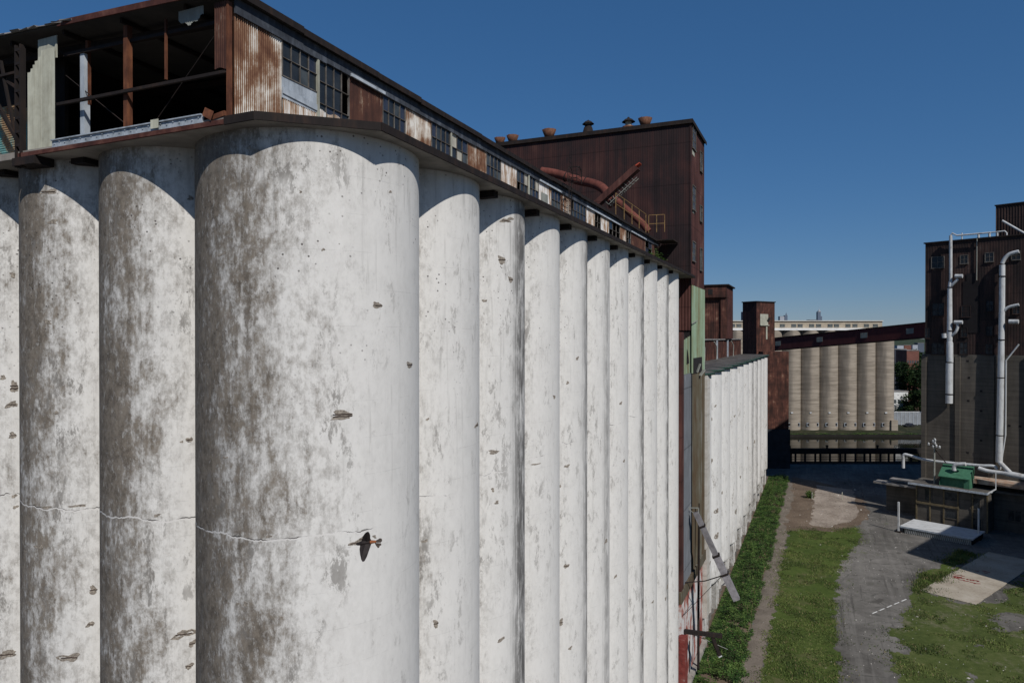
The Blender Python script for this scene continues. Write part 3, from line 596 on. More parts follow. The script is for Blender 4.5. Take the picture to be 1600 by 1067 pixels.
# ventilators
def vent(px, kind, s=1.):
    p = atY(px, 210, HY0+1.2); x, y = p.x, HY0+1.2; g = MB(); z = HZ+.1
    if kind == 'cup':
        g.lathe([(.42*s,0),(.42*s,.30*s),(.46*s,.32*s),(.78*s,1.15*s),(.72*s,1.15*s),(.42*s,.36*s)], (x,y,z), 18, 0, lambda j, k: random.uniform(-.03,.03) if j in (3,4) else 0)
        g.lathe([(.7*s,-.05),(.5*s,.1*s),(.42*s,.12*s)], (x,y,z), 14)
        for k in range(10):
            t = k*.628; g.beam((x+.44*s*math.cos(t), y+.44*s*math.sin(t), z+.35*s), (x+.77*s*math.cos(t), y+.77*s*math.sin(t), z+1.2*s), .03)
        g.build('roof_ventilator', M_ventr, HR)
    elif kind == 'hood':
        g.lathe([(.72,-.05),(.72,.5),(.6,.55),(.4,.55)], (x,y,z), 16, 0); g.lathe([(.38,.5),(.38,1.1)], (x,y,z), 16, 1); g.lathe([(.78,1.05),(.45,1.35),(.2,1.45),(.1,1.62),(0,1.64)], (x,y,z), 16, 2)
        g.build('roof_ventilator', [M_ventr, M_cream, M_steel], HR, 'ventilator with a conical cap')
    else:
        g.prism([(x-.75,y-.5),(x+.75,y-.5),(x+.75,y+.5),(x-.75,y+.5)], z-.1, z+.25); g.lathe([(.75,.1),(.5,1.0),(.42,1.05),(.42,1.35)], (x,y,z), 14, 0); g.lathe([(.40,1.2),(.40,1.45)], (x,y,z), 14, 1); g.lathe([(.72,1.4),(.4,1.7),(.12,1.82),(0,1.95)], (x,y,z), 14, 2)
        g.build('roof_ventilator', [M_steel, M_cream, M_steel], HR, 'capped ventilator on a flared base')
M_ventr = rusty('ventilator_rust', [(.32,(.05,.024,.016)),(.5,(.11,.05,.03)),(.68,(.20,.10,.06))], 2, 4, 2)
vent(781, 'cup', .92); vent(801, 'cup', 1.0); vent(858, 'cup', 1.12); vent(919, 'flare'); vent(982, 'hood'); vent(1008, 'cup', 1.05)
# cladding of the leg on the water side of the bins
g = MB(); g.sheet((HX+.02, HY0), (HX+.02, HY1), 34.0, 43.95, 1.1, .10, per=8); g.build('green_cladding', M_green, HEAD)
g = MB(); g.sheet((HX, 75.2), (HX, HY0), 34.1, lambda t: 37.7+.12*t, 1.3, .07, per=8); g.build('green_cladding', M_green, HEAD)
g = MB(); g.sheet((HX, 75.2), (HX, 80.6), 11.6, 34.1, .5, .05, per=6); g.build('slate_cladding', M_slate, HEAD)
g = MB(); g.sheet((HX+.02, 80.6), (HX+.02, HY1), 11.6, 34.0, .9, .09, per=8); g.build('olive_cladding', M_olive, HEAD)
g = MB(); g.box(HX-.3, HX+.12, 73.9, 75.25, 10.4, 38.6); g.build('rust_post', M_headx, HEAD)
g = MB(); g.beam((HX+.1, 73.5, 11.05), (HX+.1, HY1+.2, 11.05), .3, 1.15); g.build('base_beam', M_olive, HEAD)
g = MB(); g.box(HX-.05, HX+.13, 81.3, 87.4, 33.95, 35.7); g.add([(HX+.1,77.4,35.2),(HX+.1,78.6,35.2),(HX+.1,77.5,36.9)], [(0,1,2)]); g.build('broken_hole', M_black, HEAD)
g = MB(); g.beam((HX+.15,80.3,39.6),(HX+.15,83.6,40.0),.1); g.beam((HX+.2,83.2,34.0),(HX+.5,83.6,35.0),.25,.1); g.beam((HX+.2,85.4,33.5),(HX+.6,86.0,34.2),.4,.1); g.each('torn_flap', M_creamd, HEAD)
M_redw = rusty('red_and_white_wall', [(.40,(.22,.045,.035)),(.47,(.36,.16,.13)),(.52,(.55,.53,.51)),(.62,(.62,.61,.60))], .35, .9, .5)
g = MB(); g.box(HX-.5, HX-.15, 75.3, HY1, -.5, 10.45); g.build('lower_wall', M_redw, HEAD)
g = MB(); g.box(HX-.3, HX+.5, 74.0, 75.5, -.5, 6.6); g.build('brick_pier', rusty('worn_red_brick', [(.36,(.06,.022,.018)),(.48,(.17,.034,.028)),(.58,(.20,.06,.05)),(.68,(.38,.33,.30))], .8, 1.2, 2.5), HEAD)
g = MB(); g.box(HX-.14, HX-.1, 77.6, 78.1, 1, 4.5); g.box(HX-.14, HX-.1, 80, 80.5, .5, 4); g.each('doorway', M_black, HEAD)
g = MB(); g.box(HX-.1, HX+.45, 76, HY1, -.1, .5); g.build('plinth', M_conc, HEAD)
# things hung on the leg
def line_thing(name, label, cat, mb, mat): o = mb.build(name, mat, None, loc=tuple(mb.v[0])); return tag(o, label, cat)
a, b = atX(1087, 800, -12.6), meet(1157, 938, (0,1,0), (0, 85.5, 0))
a = atY(1087, 800, 85.0); a = Vector((-12.7, 85.0, a.z)); zz = atX(1087, 800, -12.7); a = zz; b = meet(1151, 936, (0,1,0), (0, a.y+.5, 0))
SP = thing('loading_spout', 'long grey loading spout hanging aslant from the olive wall of the leg', 'spout', tuple(a))
g = MB(); g.beam(a, a+(b-a)*.52, .70, .55); g.build('upper_tube', M_spout if 'M_spout' in globals() else flat('grey_metal', (.21,.20,.205), .6, .3, 2, .3), SP)
g = MB(); g.beam(a+(b-a)*.50, b, .92, .70); g.build('lower_tube', flat('dull_grey_metal', (.27,.255,.265), .6, .3, 2, .3), SP)
g = MB(); g.beam(a+(b-a)*.15, a+(b-a)*.17, .85, .7); g.beam(a+(b-a)*.49, a+(b-a)*.51, 1.0, .8); g.beam(a+(b-a)*.70, a+(b-a)*.72, 1.05, .85); g.build('collar', M_steel, SP)
g = MB(); g.beam(a+Vector((-.9,0,.4)), a+Vector((.3,0,.5)), .1); g.beam(a+Vector((.3,0,.5)), a+Vector((.35,0,-.4)), .1); g.beam(a+Vector((-.9,0,.4)), a+Vector((.3,0,-.5)), .06); g.build('hanger', M_creamd, SP)
mid = a+(b-a)*.72
g = MB(); w0 = Vector((HX, mid.y-2.5, mid.z-.6)); g.tube([w0, (w0+mid)/2+Vector((0,0,-.25)), mid], .06, 6); g.tube([w0+Vector((0,-1,-3.2)), mid+Vector((-.2,0,0))], .03, 5); g.each('stay_cable', M_steel, SP)
g = MB(); p = atX(1082, 800, -12.9); g.tube([(-12.95, 82.7, 19), (-12.95,82.6,15.5), (-12.95, 82.3, 7), (-12.9, 82.0, .2)], [.06,.12,.14,.14], 8)
line_thing('drain_pipe', 'black vertical drain pipe down the red and white wall', 'pipe', g, M_steel)
p = meet(1055, 985, (0,1,0), (0,77.,0)); q = meet(1128, 993, (0,1,0), (0, 78.5, 0))
BM = thing('rusty_crossarm', 'dark rusty steel arm jutting out low over the weeds', 'beam', (HX, 77, p.z))
g = MB(); g.beam((HX-.3, 77, p.z+.1), q, .45, .4); g.build('arm', M_steel, BM)
r_ = meet(1113, 994, (0,1,0), (0,78.2,0)); s_ = meet(1124, 1023, (0,1,0), (0,78.6,0)); g = MB(); g.beam(r_, s_, .4, .35); g.build('leg', M_steel, BM)
g = MB(); g.beam(s_, s_+(s_-r_)*.06, .46, .4); g.build('tip', M_white, BM)
g = MB(); g.tube([meet(1070,985,(0,1,0),(0,77.3,0)), meet(1137,1014,(0,1,0),(0,79,0))], .035, 6); g.build('rod', M_creamd, BM)
# ------------------------------------------------ things on the gallery roof
def roofpt(px, py, y): return atY(px, py, y)
DU = thing('dust_duct', 'thick red-brown duct snaking over the gallery roof towards the headhouse', 'duct', tuple(roofpt(850, 268, 74)))
def smooth(pts, k=6):
    out = []; pts = [Vector(p) for p in pts]; n = len(pts)
    for i in range(n-1):
        p0, p1, p2, p3 = pts[max(i-1,0)], pts[i], pts[i+1], pts[min(i+2,n-1)]
        for j in range(k):
            t = j/k; out.append(.5*((2*p1)+(p2-p0)*t+(2*p0-5*p1+4*p2-p3)*t*t+(3*p1-p0-3*p2+p3)*t**3))
    out.append(pts[-1]); return out
g = MB(); g.tube(smooth([roofpt(846,268,76), roofpt(870,272,76), roofpt(903,282,75.5), roofpt(926,287,75), roofpt(941,294,74.5), roofpt(950,305,74), roofpt(958,322,74)]), .50, 16); g.build('upper_run', M_duct, DU)
g = MB(); g.tube(smooth([roofpt(962,312,78), roofpt(985,333,78), roofpt(1004,350,78), roofpt(1013,362,78)]), .40, 14); g.build('lower_run', M_duct, DU)
g = MB()
for q_ in ((884,277,75.8),(915,284,75.3)):
    c_ = roofpt(*q_); g.tube([c_-Vector((.06,0,-.02)), c_+Vector((.06,0,-.02))], .55, 16)
g.build('flange', M_steel, DU)
CV = thing('conveyor_chute', 'broken rusty conveyor chute tilted up over the gallery roof', 'conveyor', tuple(roofpt(930, 318, 72)))
a, b = roofpt(936, 316, 72), roofpt(996, 262, 72); d_ = (b-a)
g = MB(); g.beam(a-d_*.1, b, 1.0, .62); g.build('trough', M_headx, CV)
g = MB(); g.beam(b-d_*.08+Vector((.12,0,.30)), b+d_*.05+Vector((.12,0,.22)), .9, .12); g.build('lid', flat('red_lead_paint', (.36,.06,.03), .7, .3, 3), CV)
g = MB(); up = Vector((d_.z,0,-d_.x)).normalized(); l0, l1 = a+up*.9+d_*.12, b+up*.75-d_*.12
g.beam(l0, l1, .06, .06, 0); g.beam(l0+Vector((0,.7,0)), l1+Vector((0,.7,0)), .06)
for i in range(9):
    t = i/9; g.beam(l0+(l1-l0)*t, a+d_*(.1+.75*t), .04); g.beam(l0+(l1-l0)*t, l0+(l1-l0)*t+Vector((0,.7,0)), .04)
g.build('lattice_girder', M_creamd, CV)
g = MB(); g.beam(b-d_*.2+Vector((0,0,.4)), b-d_*.05+Vector((-.1,0,.55)), .5, .1); g.beam(b-d_*.45+Vector((0,0,.35)), b-d_*.3+Vector((0,0,.5)), .3, .06); g.each('torn_cover', M_steel, CV)
g = MB(); g.beam(a-d_*.05, (a.x-.3, 72, 49.0), .14); g.beam(a+d_*.35, (a.x+1.4, 72.4, 49.0), .12); g.beam(a+d_*.6+up*.3, (a.x+2.4, 72.6, 49.0), .09); g.each('support', M_steel, CV)
def railing(label, pts, h=1.05, bays=4, mat=None):
    mat = mat or M_yel; o = thing('guard_railing', label, 'railing', tuple(pts[0]), group='yellow railings by the headhouse'); g = MB()
    for i in range(len(pts)-1):
        p, q_ = Vector(pts[i]), Vector(pts[i+1])
        for k in (h, h*.5): g.beam(p+Vector((0,0,k)), q_+Vector((0,0,k)), .05)
    g.build('rail', mat, o); g = MB()
    for i in range(len(pts)-1):
        p, q_ = Vector(pts[i]), Vector(pts[i+1])
        for j in range(bays+1):
            c_ = p+(q_-p)*j/bays; pp = MB(); pp.beam(c_, c_+Vector((0,0,h)), .06); pp.build('post', mat, o)
    return o
zR = 48.9
p0, p1 = meet(965, 340, (0,0,1), (0,0,48.8)), None
railing('longer yellow railing sloping away along the gallery roof edge', [(-16.7, wallY(962,-16.7), 48.85), (-16.7, wallY(1009,-16.7), 48.85)], 1.9, 4)
railing('shorter yellow railing turned square to the gallery at the headhouse', [(-16.5, wallY(1013.5,-16.5), 48.9), (-14.9, wallY(1013.5,-16.5)+.2, 48.9)], 1.8, 2)
g = MB(); g.box(-16.6, -14.8, 76.8, 79.9, 48.6, 48.72); o = g.build('landing', M_steel, ELEV)
LD = thing('caged_ladder', 'thin black caged ladder hooped above the gallery eave', 'ladder', (-16.2, wallY(890,-16.2), 45))
yl = wallY(890, -16.2); zt = atX(890, 262, -16.2).z
g = MB()
for s_ in (-.28, .28): g.beam((-16.15, yl+s_, 45.2), (-16.15, yl+s_, zt-.6), .05)
for i in range(16): g.beam((-16.15, yl-.28, 45.5+i*.34), (-16.15, yl+.28, 45.5+i*.34), .03)
g.build('ladder_rail', M_steel, LD)
g = MB(); g.tube([(-16.15, yl+.55*math.cos(R(t)), zt-.6+.6*math.sin(R(t))) for t in range(0,181,15)], .03, 6); g.tube([(-15.5, yl+.55*math.cos(R(t)), zt-.6+.6*math.sin(R(t))) for t in range(0,181,15)], .03, 6)
for s_ in (-.55,.55):
    for x in (-16.15,-15.5): g.beam((x, yl+s_, 48.8), (x, yl+s_, zt-.6), .04)
for z_ in (49.0, 49.8, zt-.6):
    g.beam((-15.5, yl-.55, z_), (-15.5, yl+.55, z_), .03)
    for s_ in (-.55,.55): g.beam((-16.15, yl+s_, z_), (-15.5, yl+s_, z_), .03)
g.beam((-16.15, yl, zt), (-15.5, yl, zt), .03)
g.build('cage', M_steel, LD)
# ================================================================== SECOND WHITE ELEVATOR
EL2 = thing('grain_elevator', 'lower bright white grain elevator standing beyond the headhouse with weeds along its foot', 'grain elevator', (-18, 140, 0))
SP2 = [(1120,798,9,10),(1150,799,5,11),(1120,837,9,13),(1112,655,4,5),(1118,634,5,4),(1103,958,13,10),(1140,903,12,6),(1152,868,10,6),(1172,842,8,6),(1180,805,6,6),(1188,770,5,5),(1112,720,4,9),(1148,650,4,4),(1157,745,3,6),(1104,700,4,5),(1168,700,3,5),(1179,690,4,5),(1128,770,4,6),(1109,880,6,6),(1127,900,6,6)]
Z2 = 33.35; P2 = 10.15; R2 = 7.2; C2 = -20.3
for i in range(11):
    y = 93.+P2*i
    mb = MB(); mb.lathe([(R2,4.2),(R2,12),(R2,22),(R2,Z2)], (C2, y, 0), 72)
    mb.lathe([(R2-1.5,-.3),(R2-1.5,4.1)], (C2, y, 0), 72); mb.lathe([(R2-1.6,4.08),(R2-.25,3.98),(R2-.05,4.0),(R2,4.2)], (C2, y, 0), 72, 0, None, False)
    for k in range(6):
        t = R(-44+k*17.5); c_, s_ = math.cos(t), math.sin(t); px_, py_ = C2+(R2-.75)*c_, y+(R2-.75)*s_; d_ = Vector((-s_, c_, 0))*.45
        mb.beam(Vector((px_, py_, -.3)), Vector((px_, py_, 4.05)), .6, .8, 0, (c_, s_, 0))
    for a_ in SP2:
        d_ = sight(a_[0], a_[1]); best = None
        for k in range(11):
            yk = 93.+P2*k; A_ = d_.x*d_.x+d_.y*d_.y; B_ = -C2*d_.x-yk*d_.y; D_ = B_*B_-A_*(C2*C2+yk*yk-R2*R2)
            if D_ > 0 and (best is None or (-B_-math.sqrt(D_))/A_ < best[0]): best = ((-B_-math.sqrt(D_))/A_, k)
        if best and best[1] == i: spall(mb, C2, y, R2, *a_)
    mb.build('silo', [M_silo2, M_spall, M_rebar], EL2, 'end bin with bare grey concrete' if i == 0 else None)
g = MB(); g.box(-40, C2, 90.0, 199, -.3, Z2-.05); g.build('bin_block', M_conc, EL2)
g = MB(); g.box(HX-1.2, HX+.36, 89.95, 93.6, 3.0, Z2-.04); g.build('end_pier', conc_mat('patched_plaster', (.56,.54,.50), (.36,.33,.28), .3, sc=.9), EL2)
g = MB()
for i in range(11): g.lathe([(R2+.35,Z2),(R2+.35,Z2+.22),(R2+.28,Z2+.24),(0,Z2+.34)], (C2, 93.+P2*i, 0), 48, 0, sm=False)
g.box(-40, C2-.5, 89.95, 199.5, Z2+.01, Z2+.3); g.build('deck', rusty('littered_dark_roofing', [(.36,(.035,.032,.030)),(.5,(.075,.068,.062)),(.62,(.16,.15,.135))], .35, 1.5, 1.5, mixn=.4), EL2)
g = MB()
for i in range(11): g.lathe([(R2+.36,Z2-.06),(R2+.42,Z2-.06),(R2+.42,Z2+.25),(R2+.36,Z2+.25)], (C2, 93.+P2*i, 0), 48)
g.build('deck_edging', M_dkgreen, EL2)
g = MB(); g.sheet((-20.2, 90), (-20.2, 199), Z2+.3, 37.55, .5, .05, per=4); g.build('gallery_wall', M_far_rust, EL2)
g = MB(); g.box(-34, -19.9, 90, 199.3, 37.56, 37.8); g.build('gallery_roof', M_roofgrey, EL2)
g = MB()
for y in (101., 131., 147., 176.): g.tube([(-19.6, y, Z2+.3), (-19.6, y+.4, 36.2), (-19.9, y-1.2, 37.2)], .12, 8)
g.build('vent_pipe', M_creamd, EL2)
g = MB(); g.box(-20.1, -19.8, 150, 150.6, Z2+.3, 37.5); g.box(-20.1,-19.8,168,168.6,Z2+.3,37.5); g.each('door_frame', M_galv, EL2)
# rust penthouses
PH = thing('rusty_penthouse', 'larger rust-brown penthouse close behind the pale green cladding', 'penthouse', (-26, 125, 37.8))
yf = 164.; xr_ = atY(1136, 500, yf).x; yb = wallY(1145, xr_); zt = atY(1120, 447, yf).z; zm = atY(1120, 465, yf).z
g = MB(); g.sheet((-34, yf), (xr_, yf), 37.81, zm, .5, .04, per=4); g.box(-34, xr_-.02, yf+.06, yb, 37.81, zt); g.build('wall', M_far_rust, PH)
g = MB(); g.box(-34, xr_+.04, yf-.9, yf-.05, zm, zt-.02); g.box(xr_-1.3, xr_+.03, yf-.5, yf-.06, 37.81, zm-.01); g.build('projecting_bay', M_far_rust, PH)
g = MB(); g.sheet((xr_, yf), (xr_, yb), 37.81, zt-.05, .5, .04, per=4); g.build('side_wall', M_headx, PH)
g = MB(); g.box(-34.3, xr_+.5, yf-1.2, yb+.3, zt, zt+.3); g.build('roof', M_steel, PH)
g = MB(); p = atY(1110, 456, yf-.95); g.box(p.x-.5, p.x+.5, yf-.95, yf-.901, p.z-.6, p.z+.6); g.build('window', M_black, PH)
def rframe(px, d): return (px-800)/FPX*d
# second penthouse / leg: turned towards the river
P3 = meet(1182, 528, (0,0,1), (0,0,38)) if False else riv(rframe(1182, 208), 208)
LG = thing('marine_leg', 'narrow rust-red leg house with a pale patch, turned corner-on above the river', 'tower', (P3.x, P3.y, 0), YAW+30, local=True)
Wd = 7.9; zt = 38+(528-472)*208/FPX
g = MB(); g.box(0, Wd, 0, 5.2, -.5, 33); g.box(0, Wd, 0, 5.2, 33, zt); g.build('wall', M_far_rust, LG)
g = MB(); g.sheet((0, 5.2), (0, 0), 33, zt, .5, .04, per=4); g.build('shaded_side', M_head, LG)  # darker cladding stands in for the shade on this side
g = MB(); g.box(-.3, Wd+.2, -.25, 5.4, zt, zt+.3); g.build('roof', M_steel, LG)
g = MB(); g.box(1.5, 4.9, -.12, -.01, zt-6.7, zt-3.5); g.box(1.3, 5.1, -.4, -.01, zt-6.95, zt-6.7); g.box(4.0, 4.6, -.12,-.01, zt-11, zt-6.96); g.build('pale_patch', M_creamg if 'M_creamg' in globals() else M_cream, LG)
g = MB(); g.beam((4.6,-.3,zt-5.6),(5.4,-.3,zt-4.6),.8,.1,0,(0,1,0)); g.build('flap', M_black, LG)
P4 = riv(rframe(1203, 205), 205)
LB = thing('leg_house', 'rust-streaked cladding of the lower leg house beside the white bins, dark at its foot', 'tower', (P4.x, P4.y, 0), YAW, local=True)
g = MB(); g.sheet((-2, 0), (5.5, 0), 11.5, 34, .4, .04, per=4); g.box(-2, 5.5, .1, 6, -.5, 34); g.build('wall', M_far_rust, LB)
g = MB(); g.box(-2.3, 5.8, -.4, -.0, -.5, 11.4); g.build('dark_base', flat('dark_grey_sheet', (.028,.03,.036), .8, .4, .6), LB)  # dark blue-grey sheet over the lowest part of the wall
# ================================================================== CONVEYOR BRIDGE
TA = -24.0                       # the right-hand plant stands turned 24 degrees
T0 = Vector((19.7, 175.0, 0)); TU = Vector((math.cos(R(TA)), math.sin(R(TA)), 0)); TV = Vector((-math.sin(R(TA)), math.cos(R(TA)), 0))
def tl(px, py, v=0.):
    p = meet(px, py, TV, T0+TV*v); d = p-T0; return Vector((d.dot(TU), v, p.z))
A0, A1 = meet(1444, 504, _F, EYE+_F*192), meet(1172, 532, _F, EYE+_F*246)
hgt = 24*192/FPX
BR = thing('conveyor_bridge', 'long oxide-red enclosed conveyor bridge sloping down from the dark tower', 'bridge', tuple(A1))
dx = (A0-A1); n_ = Vector((dx.y, -dx.x, 0)).normalized(); A0b = A0+dx*.02
def bx(t0, t1, o0, o1, z0, z1, mb):
    P = []
    for t in (t0, t1):
        for o in (o0, o1):
            c_ = A1+(A0b-A1)*t+n_*o; P += [c_+Vector((0,0,z0)), c_+Vector((0,0,z1))]
    mb.add(P, [(0,1,3,2),(4,6,7,5),(0,4,5,1),(2,3,7,6),(0,2,6,4),(1,5,7,3)])
hh = lambda: -hgt
g = MB(); bx(0, 1, 0, -3.2, -hgt, -.15, g); g.build('gallery', M_bridge, BR)
g = MB(); bx(0, 1, .18, -3.4, -.14, .12, g); g.build('roof', M_steel, BR)
g = MB(); bx(0, 1, .06, .005, -hgt, -hgt+.25, g); g.build('bottom_chord', M_steel, BR)
for px in (1216, 1281, 1350, 1422):
    t = (px-1172)/272; tt = t*246/ (192+(246-192)*t) * 0 + (t*192**-1*0 + 0) if False else None
    # parameter along the bridge for this sight line
    d2 = sight(px, 520); best = min((abs(((A1+(A0b-A1)*(k/400))-EYE).cross(d2).z), k/400) for k in range(401))[1]
    g = MB(); bx(best-.016, best+.016, .09, .02, -2.7, -1.2, g)
    for k in range(5): bx(best-.016+.008*k-.001, best-.016+.008*k+.001, .13, .095, -2.7, -1.2, g)
    W = g.build('window', M_g4b if 'M_g4b' in globals() else M_creamd, BR)
# ================================================================== DARK TOWER ON THE RIGHT
TW = thing('elevator_tower', 'dark sooty elevator tower at the right with white pipes up its face', 'tower', tuple(T0), TA, local=True)
M_tsteel = rusty('blackened_cladding', [(.32,(.012,.010,.010)),(.47,(.026,.018,.017)),(.57,(.048,.028,.024)),(.66,(.085,.065,.056))], .22, .9, .07, seam=5.2, seed=11)
M_tconc = conc_mat('sooty_board_marked_concrete', (.122,.108,.090), (.055,.049,.042), 1.4, sc=.35, lw=.45)
zc = tl(1440, 553).z; zt = tl(1447, 381).z
g = MB(); g.sheet((.6, 0), (60, 0), zc, zt, .5, .02, per=4); g.box(.62, 60, .1, 52, zc, zt); g.sheet((.6, 52), (.6, 0), zc, zt, .5, .02, per=4); g.build('steel_wall', M_tsteel, TW)
g = MB(); g.box(0, 60, -.1, 52, -.5, zc-.01)
for u in (0, 6.4, 12.4, 18.5, 25): g.box(u, u+.9, -.45, -.101, -.5, zc-.3)
g.build('concrete_wall', M_tconc, TW)
g = MB(); g.box(.3, 60, -.25, 52.3, zt, zt+.25); TRF = g.build('roof', M_steel, TW)
u0, zu = tl(1556, 322, 4.).x, tl(1556, 322, 4.).z
g = MB(); g.sheet((u0, 4), (60, 4), zt+.2, zu, .5, .05, per=4); g.box(u0, 60, 4.1, 18, zt+.2, zu); g.build('upper_house', M_tsteel, TW)
g = MB(); g.box(u0-.2, 60, 3.8, 18.2, zu, zu+.2); g.build('upper_roof', M_steel, TW)
g = MB(); g.box(53.6, 76, -47.6, -.2, -.5, 45); g.build('unseen_wing', M_tconc, TW, 'unseen concrete wing inferred from its shadow on the yard')  # out of view, placed and sized to cast the shadow on yard and platform
def twin(x0, y0, x1, y1, fr=True, mat=None):
    a, b = tl(x0, y1), tl(x1, y0); f_ = MB(); u0, u1, z0, z1 = a.x, b.x, a.z, b.z
    f_.box(u0-.12, u0, -.14, -.02, z0, z1); f_.box(u1, u1+.12, -.14, -.02, z0, z1); f_.box(u0-.15, u1+.15, -.26, -.02, z0-.2, z0); f_.box(u0-.12, u1+.12, -.14, -.02, z1, z1+.12)
    f_.box((u0+u1)/2-.04, (u0+u1)/2+.04, -.11, -.05, z0, z1); f_.box(u0, u1, -.11, -.05, (z0+z1)/2-.04, (z0+z1)/2+.04)
    W = f_.build('window', M_winframe if fr else M_tsteel, TW); p_ = MB(); p_.quad((u0,-.07,z0),(u1,-.07,z0),(u1,-.07,z1),(u0,-.07,z1)); p_.build('pane', mat or M_g1, W)
for a_ in ((1456,401,1475,419),(1501,399,1512,412),(1540,395,1552,409),(1581,393,1594,406)): twin(*a_, fr=True)
for a_ in ((1457,474,1475,493),(1500,535,1512,553),(1540,538,1551,553),(1541,470,1552,486),(1503,478,1516,495),(1446,513,1453,528),(1456,536,1475,553),(1502,512,1511,526),(1541,510,1551,524),(1583,475,1593,490)): twin(*a_, fr=False)
g = MB()
for px, py in ((1514,590),(1533,611),(1513,626),(1533,642),(1533,688),(1512,707),(1553,662),(1577,665),(1594,666),(1512,564)):
    c_ = tl(px, py, -.1); g.box(c_.x-.22, c_.x+.22, -.13, -.101, c_.z-.2, c_.z+.2)
g.each('wall_hole', M_black, TW)
g = MB(); a, b = tl(1505, 440), tl(1530, 520); g.box(a.x, b.x, -.10, -.06, b.z, a.z); g.box(a.x+.6, b.x-.6, -.10, -.06, a.z, a.z+1.6); g.build('dark_wall_patch', flat('near_black', (.014,.012,.013), .95, .3, .5), TW)  # flat near-black patch on the tower face
# white pipes up the tower
def tw(px, py, v=-1.): q_ = tl(px, py, v); return T0 + TU*q_.x + TV*q_.y + Vector((0,0,q_.z))
def pipe_thing(label, segs, loc, name='dust_pipe'):
    o = thing(name, label, 'pipe', tuple(loc))
    for nm, pts, r, sm_ in segs:
        g = MB(); g.tube(smooth(pts, 6) if sm_ else pts, r, 14); g.build(nm, M_white, o)
    return o
u = T0*0
o = pipe_thing('left white dust pipe ending in mid-air with two side branches', [
  ('riser', [tw(1485.5,368), tw(1485.5,440)], 0.302, False), ('riser', [tw(1485,440), tw(1484,452), tw(1483.8,532)], [0.336, 0.437, 0.521], False),
  ('riser', [tw(1483.5,531), tw(1484,536), tw(1484.3,566)], [0.420, 0.605, 0.622], False), ('riser', [tw(1483.5,565), tw(1483,630)], 0.672, False),
  ('branch', [tw(1485,448), tw(1491,442,-1.2), tw(1497,436,-1.2)], 0.286, False), ('elbow', [tw(1492.5,431.5,-1.3), tw(1504,431.5,-1.3)], 0.403, False),
  ('branch', [tw(1486,525), tw(1493,519,-1.2), tw(1496,512,-1.2), tw(1496,506,-1.2)], 0.286, True), ('elbow', [tw(1491,503.5,-1.3), tw(1504,503.5,-1.3)], 0.386, False),
  ('elbow', [tw(1475,521,-1.6), tw(1475.5,528,-1.6)], 0.420, False), ('top_run', [tw(1485.5,368), tw(1488,364.5), tw(1495,368), tw(1520,366), tw(1548,363.5)], 0.168, False)], tw(1483,630))
g = MB()
for y_ in (566, 616): c_ = tw(1483.3, y_); g.tube([c_-Vector((0,0,.12)), c_+Vector((0,0,.12))], 0.71, 14)
for y_ in (449, 517): c_ = tw(1484.5, y_); g.tube([c_-Vector((0,0,.1)), c_+Vector((0,0,.1))], 0.55, 14)
g.each('band', M_steel, o)
o = pipe_thing('right white dust pipe with hooked top and curved side branch', [
  ('riser', [tw(1566,414), tw(1565.5,480), tw(1564.5,540)], [0.504, 0.521, 0.538], False), ('riser', [tw(1564.5,540), tw(1563,640), tw(1561,722)], [0.554, 0.622, 0.622], False),
  ('hook', [tw(1566,412), tw(1570,404), tw(1578,397), tw(1592,393)], 0.370, True), ('branch', [tw(1567,487), tw(1576,480), tw(1592,476)], 0.286, True),
  ('elbow', [tw(1576.5,502.5,-1.3), tw(1591.5,502.5,-1.3)], 0.437, False)], tw(1561,722))
g = MB()
for y_ in (432, 531, 590, 680): c_ = tw(1565.5-(y_-430)*.015, y_); g.tube([c_-Vector((0,0,.1)), c_+Vector((0,0,.1))], 0.67, 14)
g.each('band', M_steel, o)
g = MB()
for px, ys_ in ((1484.5,(400,470,548,600)),(1565,(450,515,570,630,700))):
    for y_ in ys_: g.beam(tw(px,y_,-1.5), tw(px,y_,-.05), 1.5, .14)
g.each('pipe_bracket', M_steel, TW)
g = MB(); g.tube([tw(1592,538), tw(1572,563), tw(1571,680)], .15, 8); g.tube([tw(1571,680), tw(1563,733)], .14, 8)
line_thing('thin_pipe', 'thin pale pipe kinked outward beside the right white pipe', 'pipe', g, M_white)
g = MB(); g.tube([tw(1566,345,2.5), tw(1603,366,2.5)], .22, 8); line_thing('slanting_pipe', 'white pipe slanting down from the small upper house', 'pipe', g, M_white)
g = MB(); g.tube([tw(1526.5,373,-.3), tw(1526,438,-.3)], .09, 6); line_thing('wall_conduit', 'thin grey conduit down the upper tower face between windows', 'conduit', g, M_creamd)
RL = thing('roof_railing', 'pale pipe railing and small fittings on the tower roof edge', 'railing', tuple(tw(1500, 376, .5)))
g = MB(); g.tube([tw(1500,368,.5), tw(1553,363,.5), tw(1570,361,.5), tw(1573,364,.5), tw(1573,372,.5)], .13, 8); g.build('rail', M_white, RL)
for px in (1503, 1529, 1546, 1558):
    g = MB(); g.tube([tw(px,376,.5), tw(px,364,.5)], .12 if px < 1520 else .22, 8); g.build('post', M_white, RL)
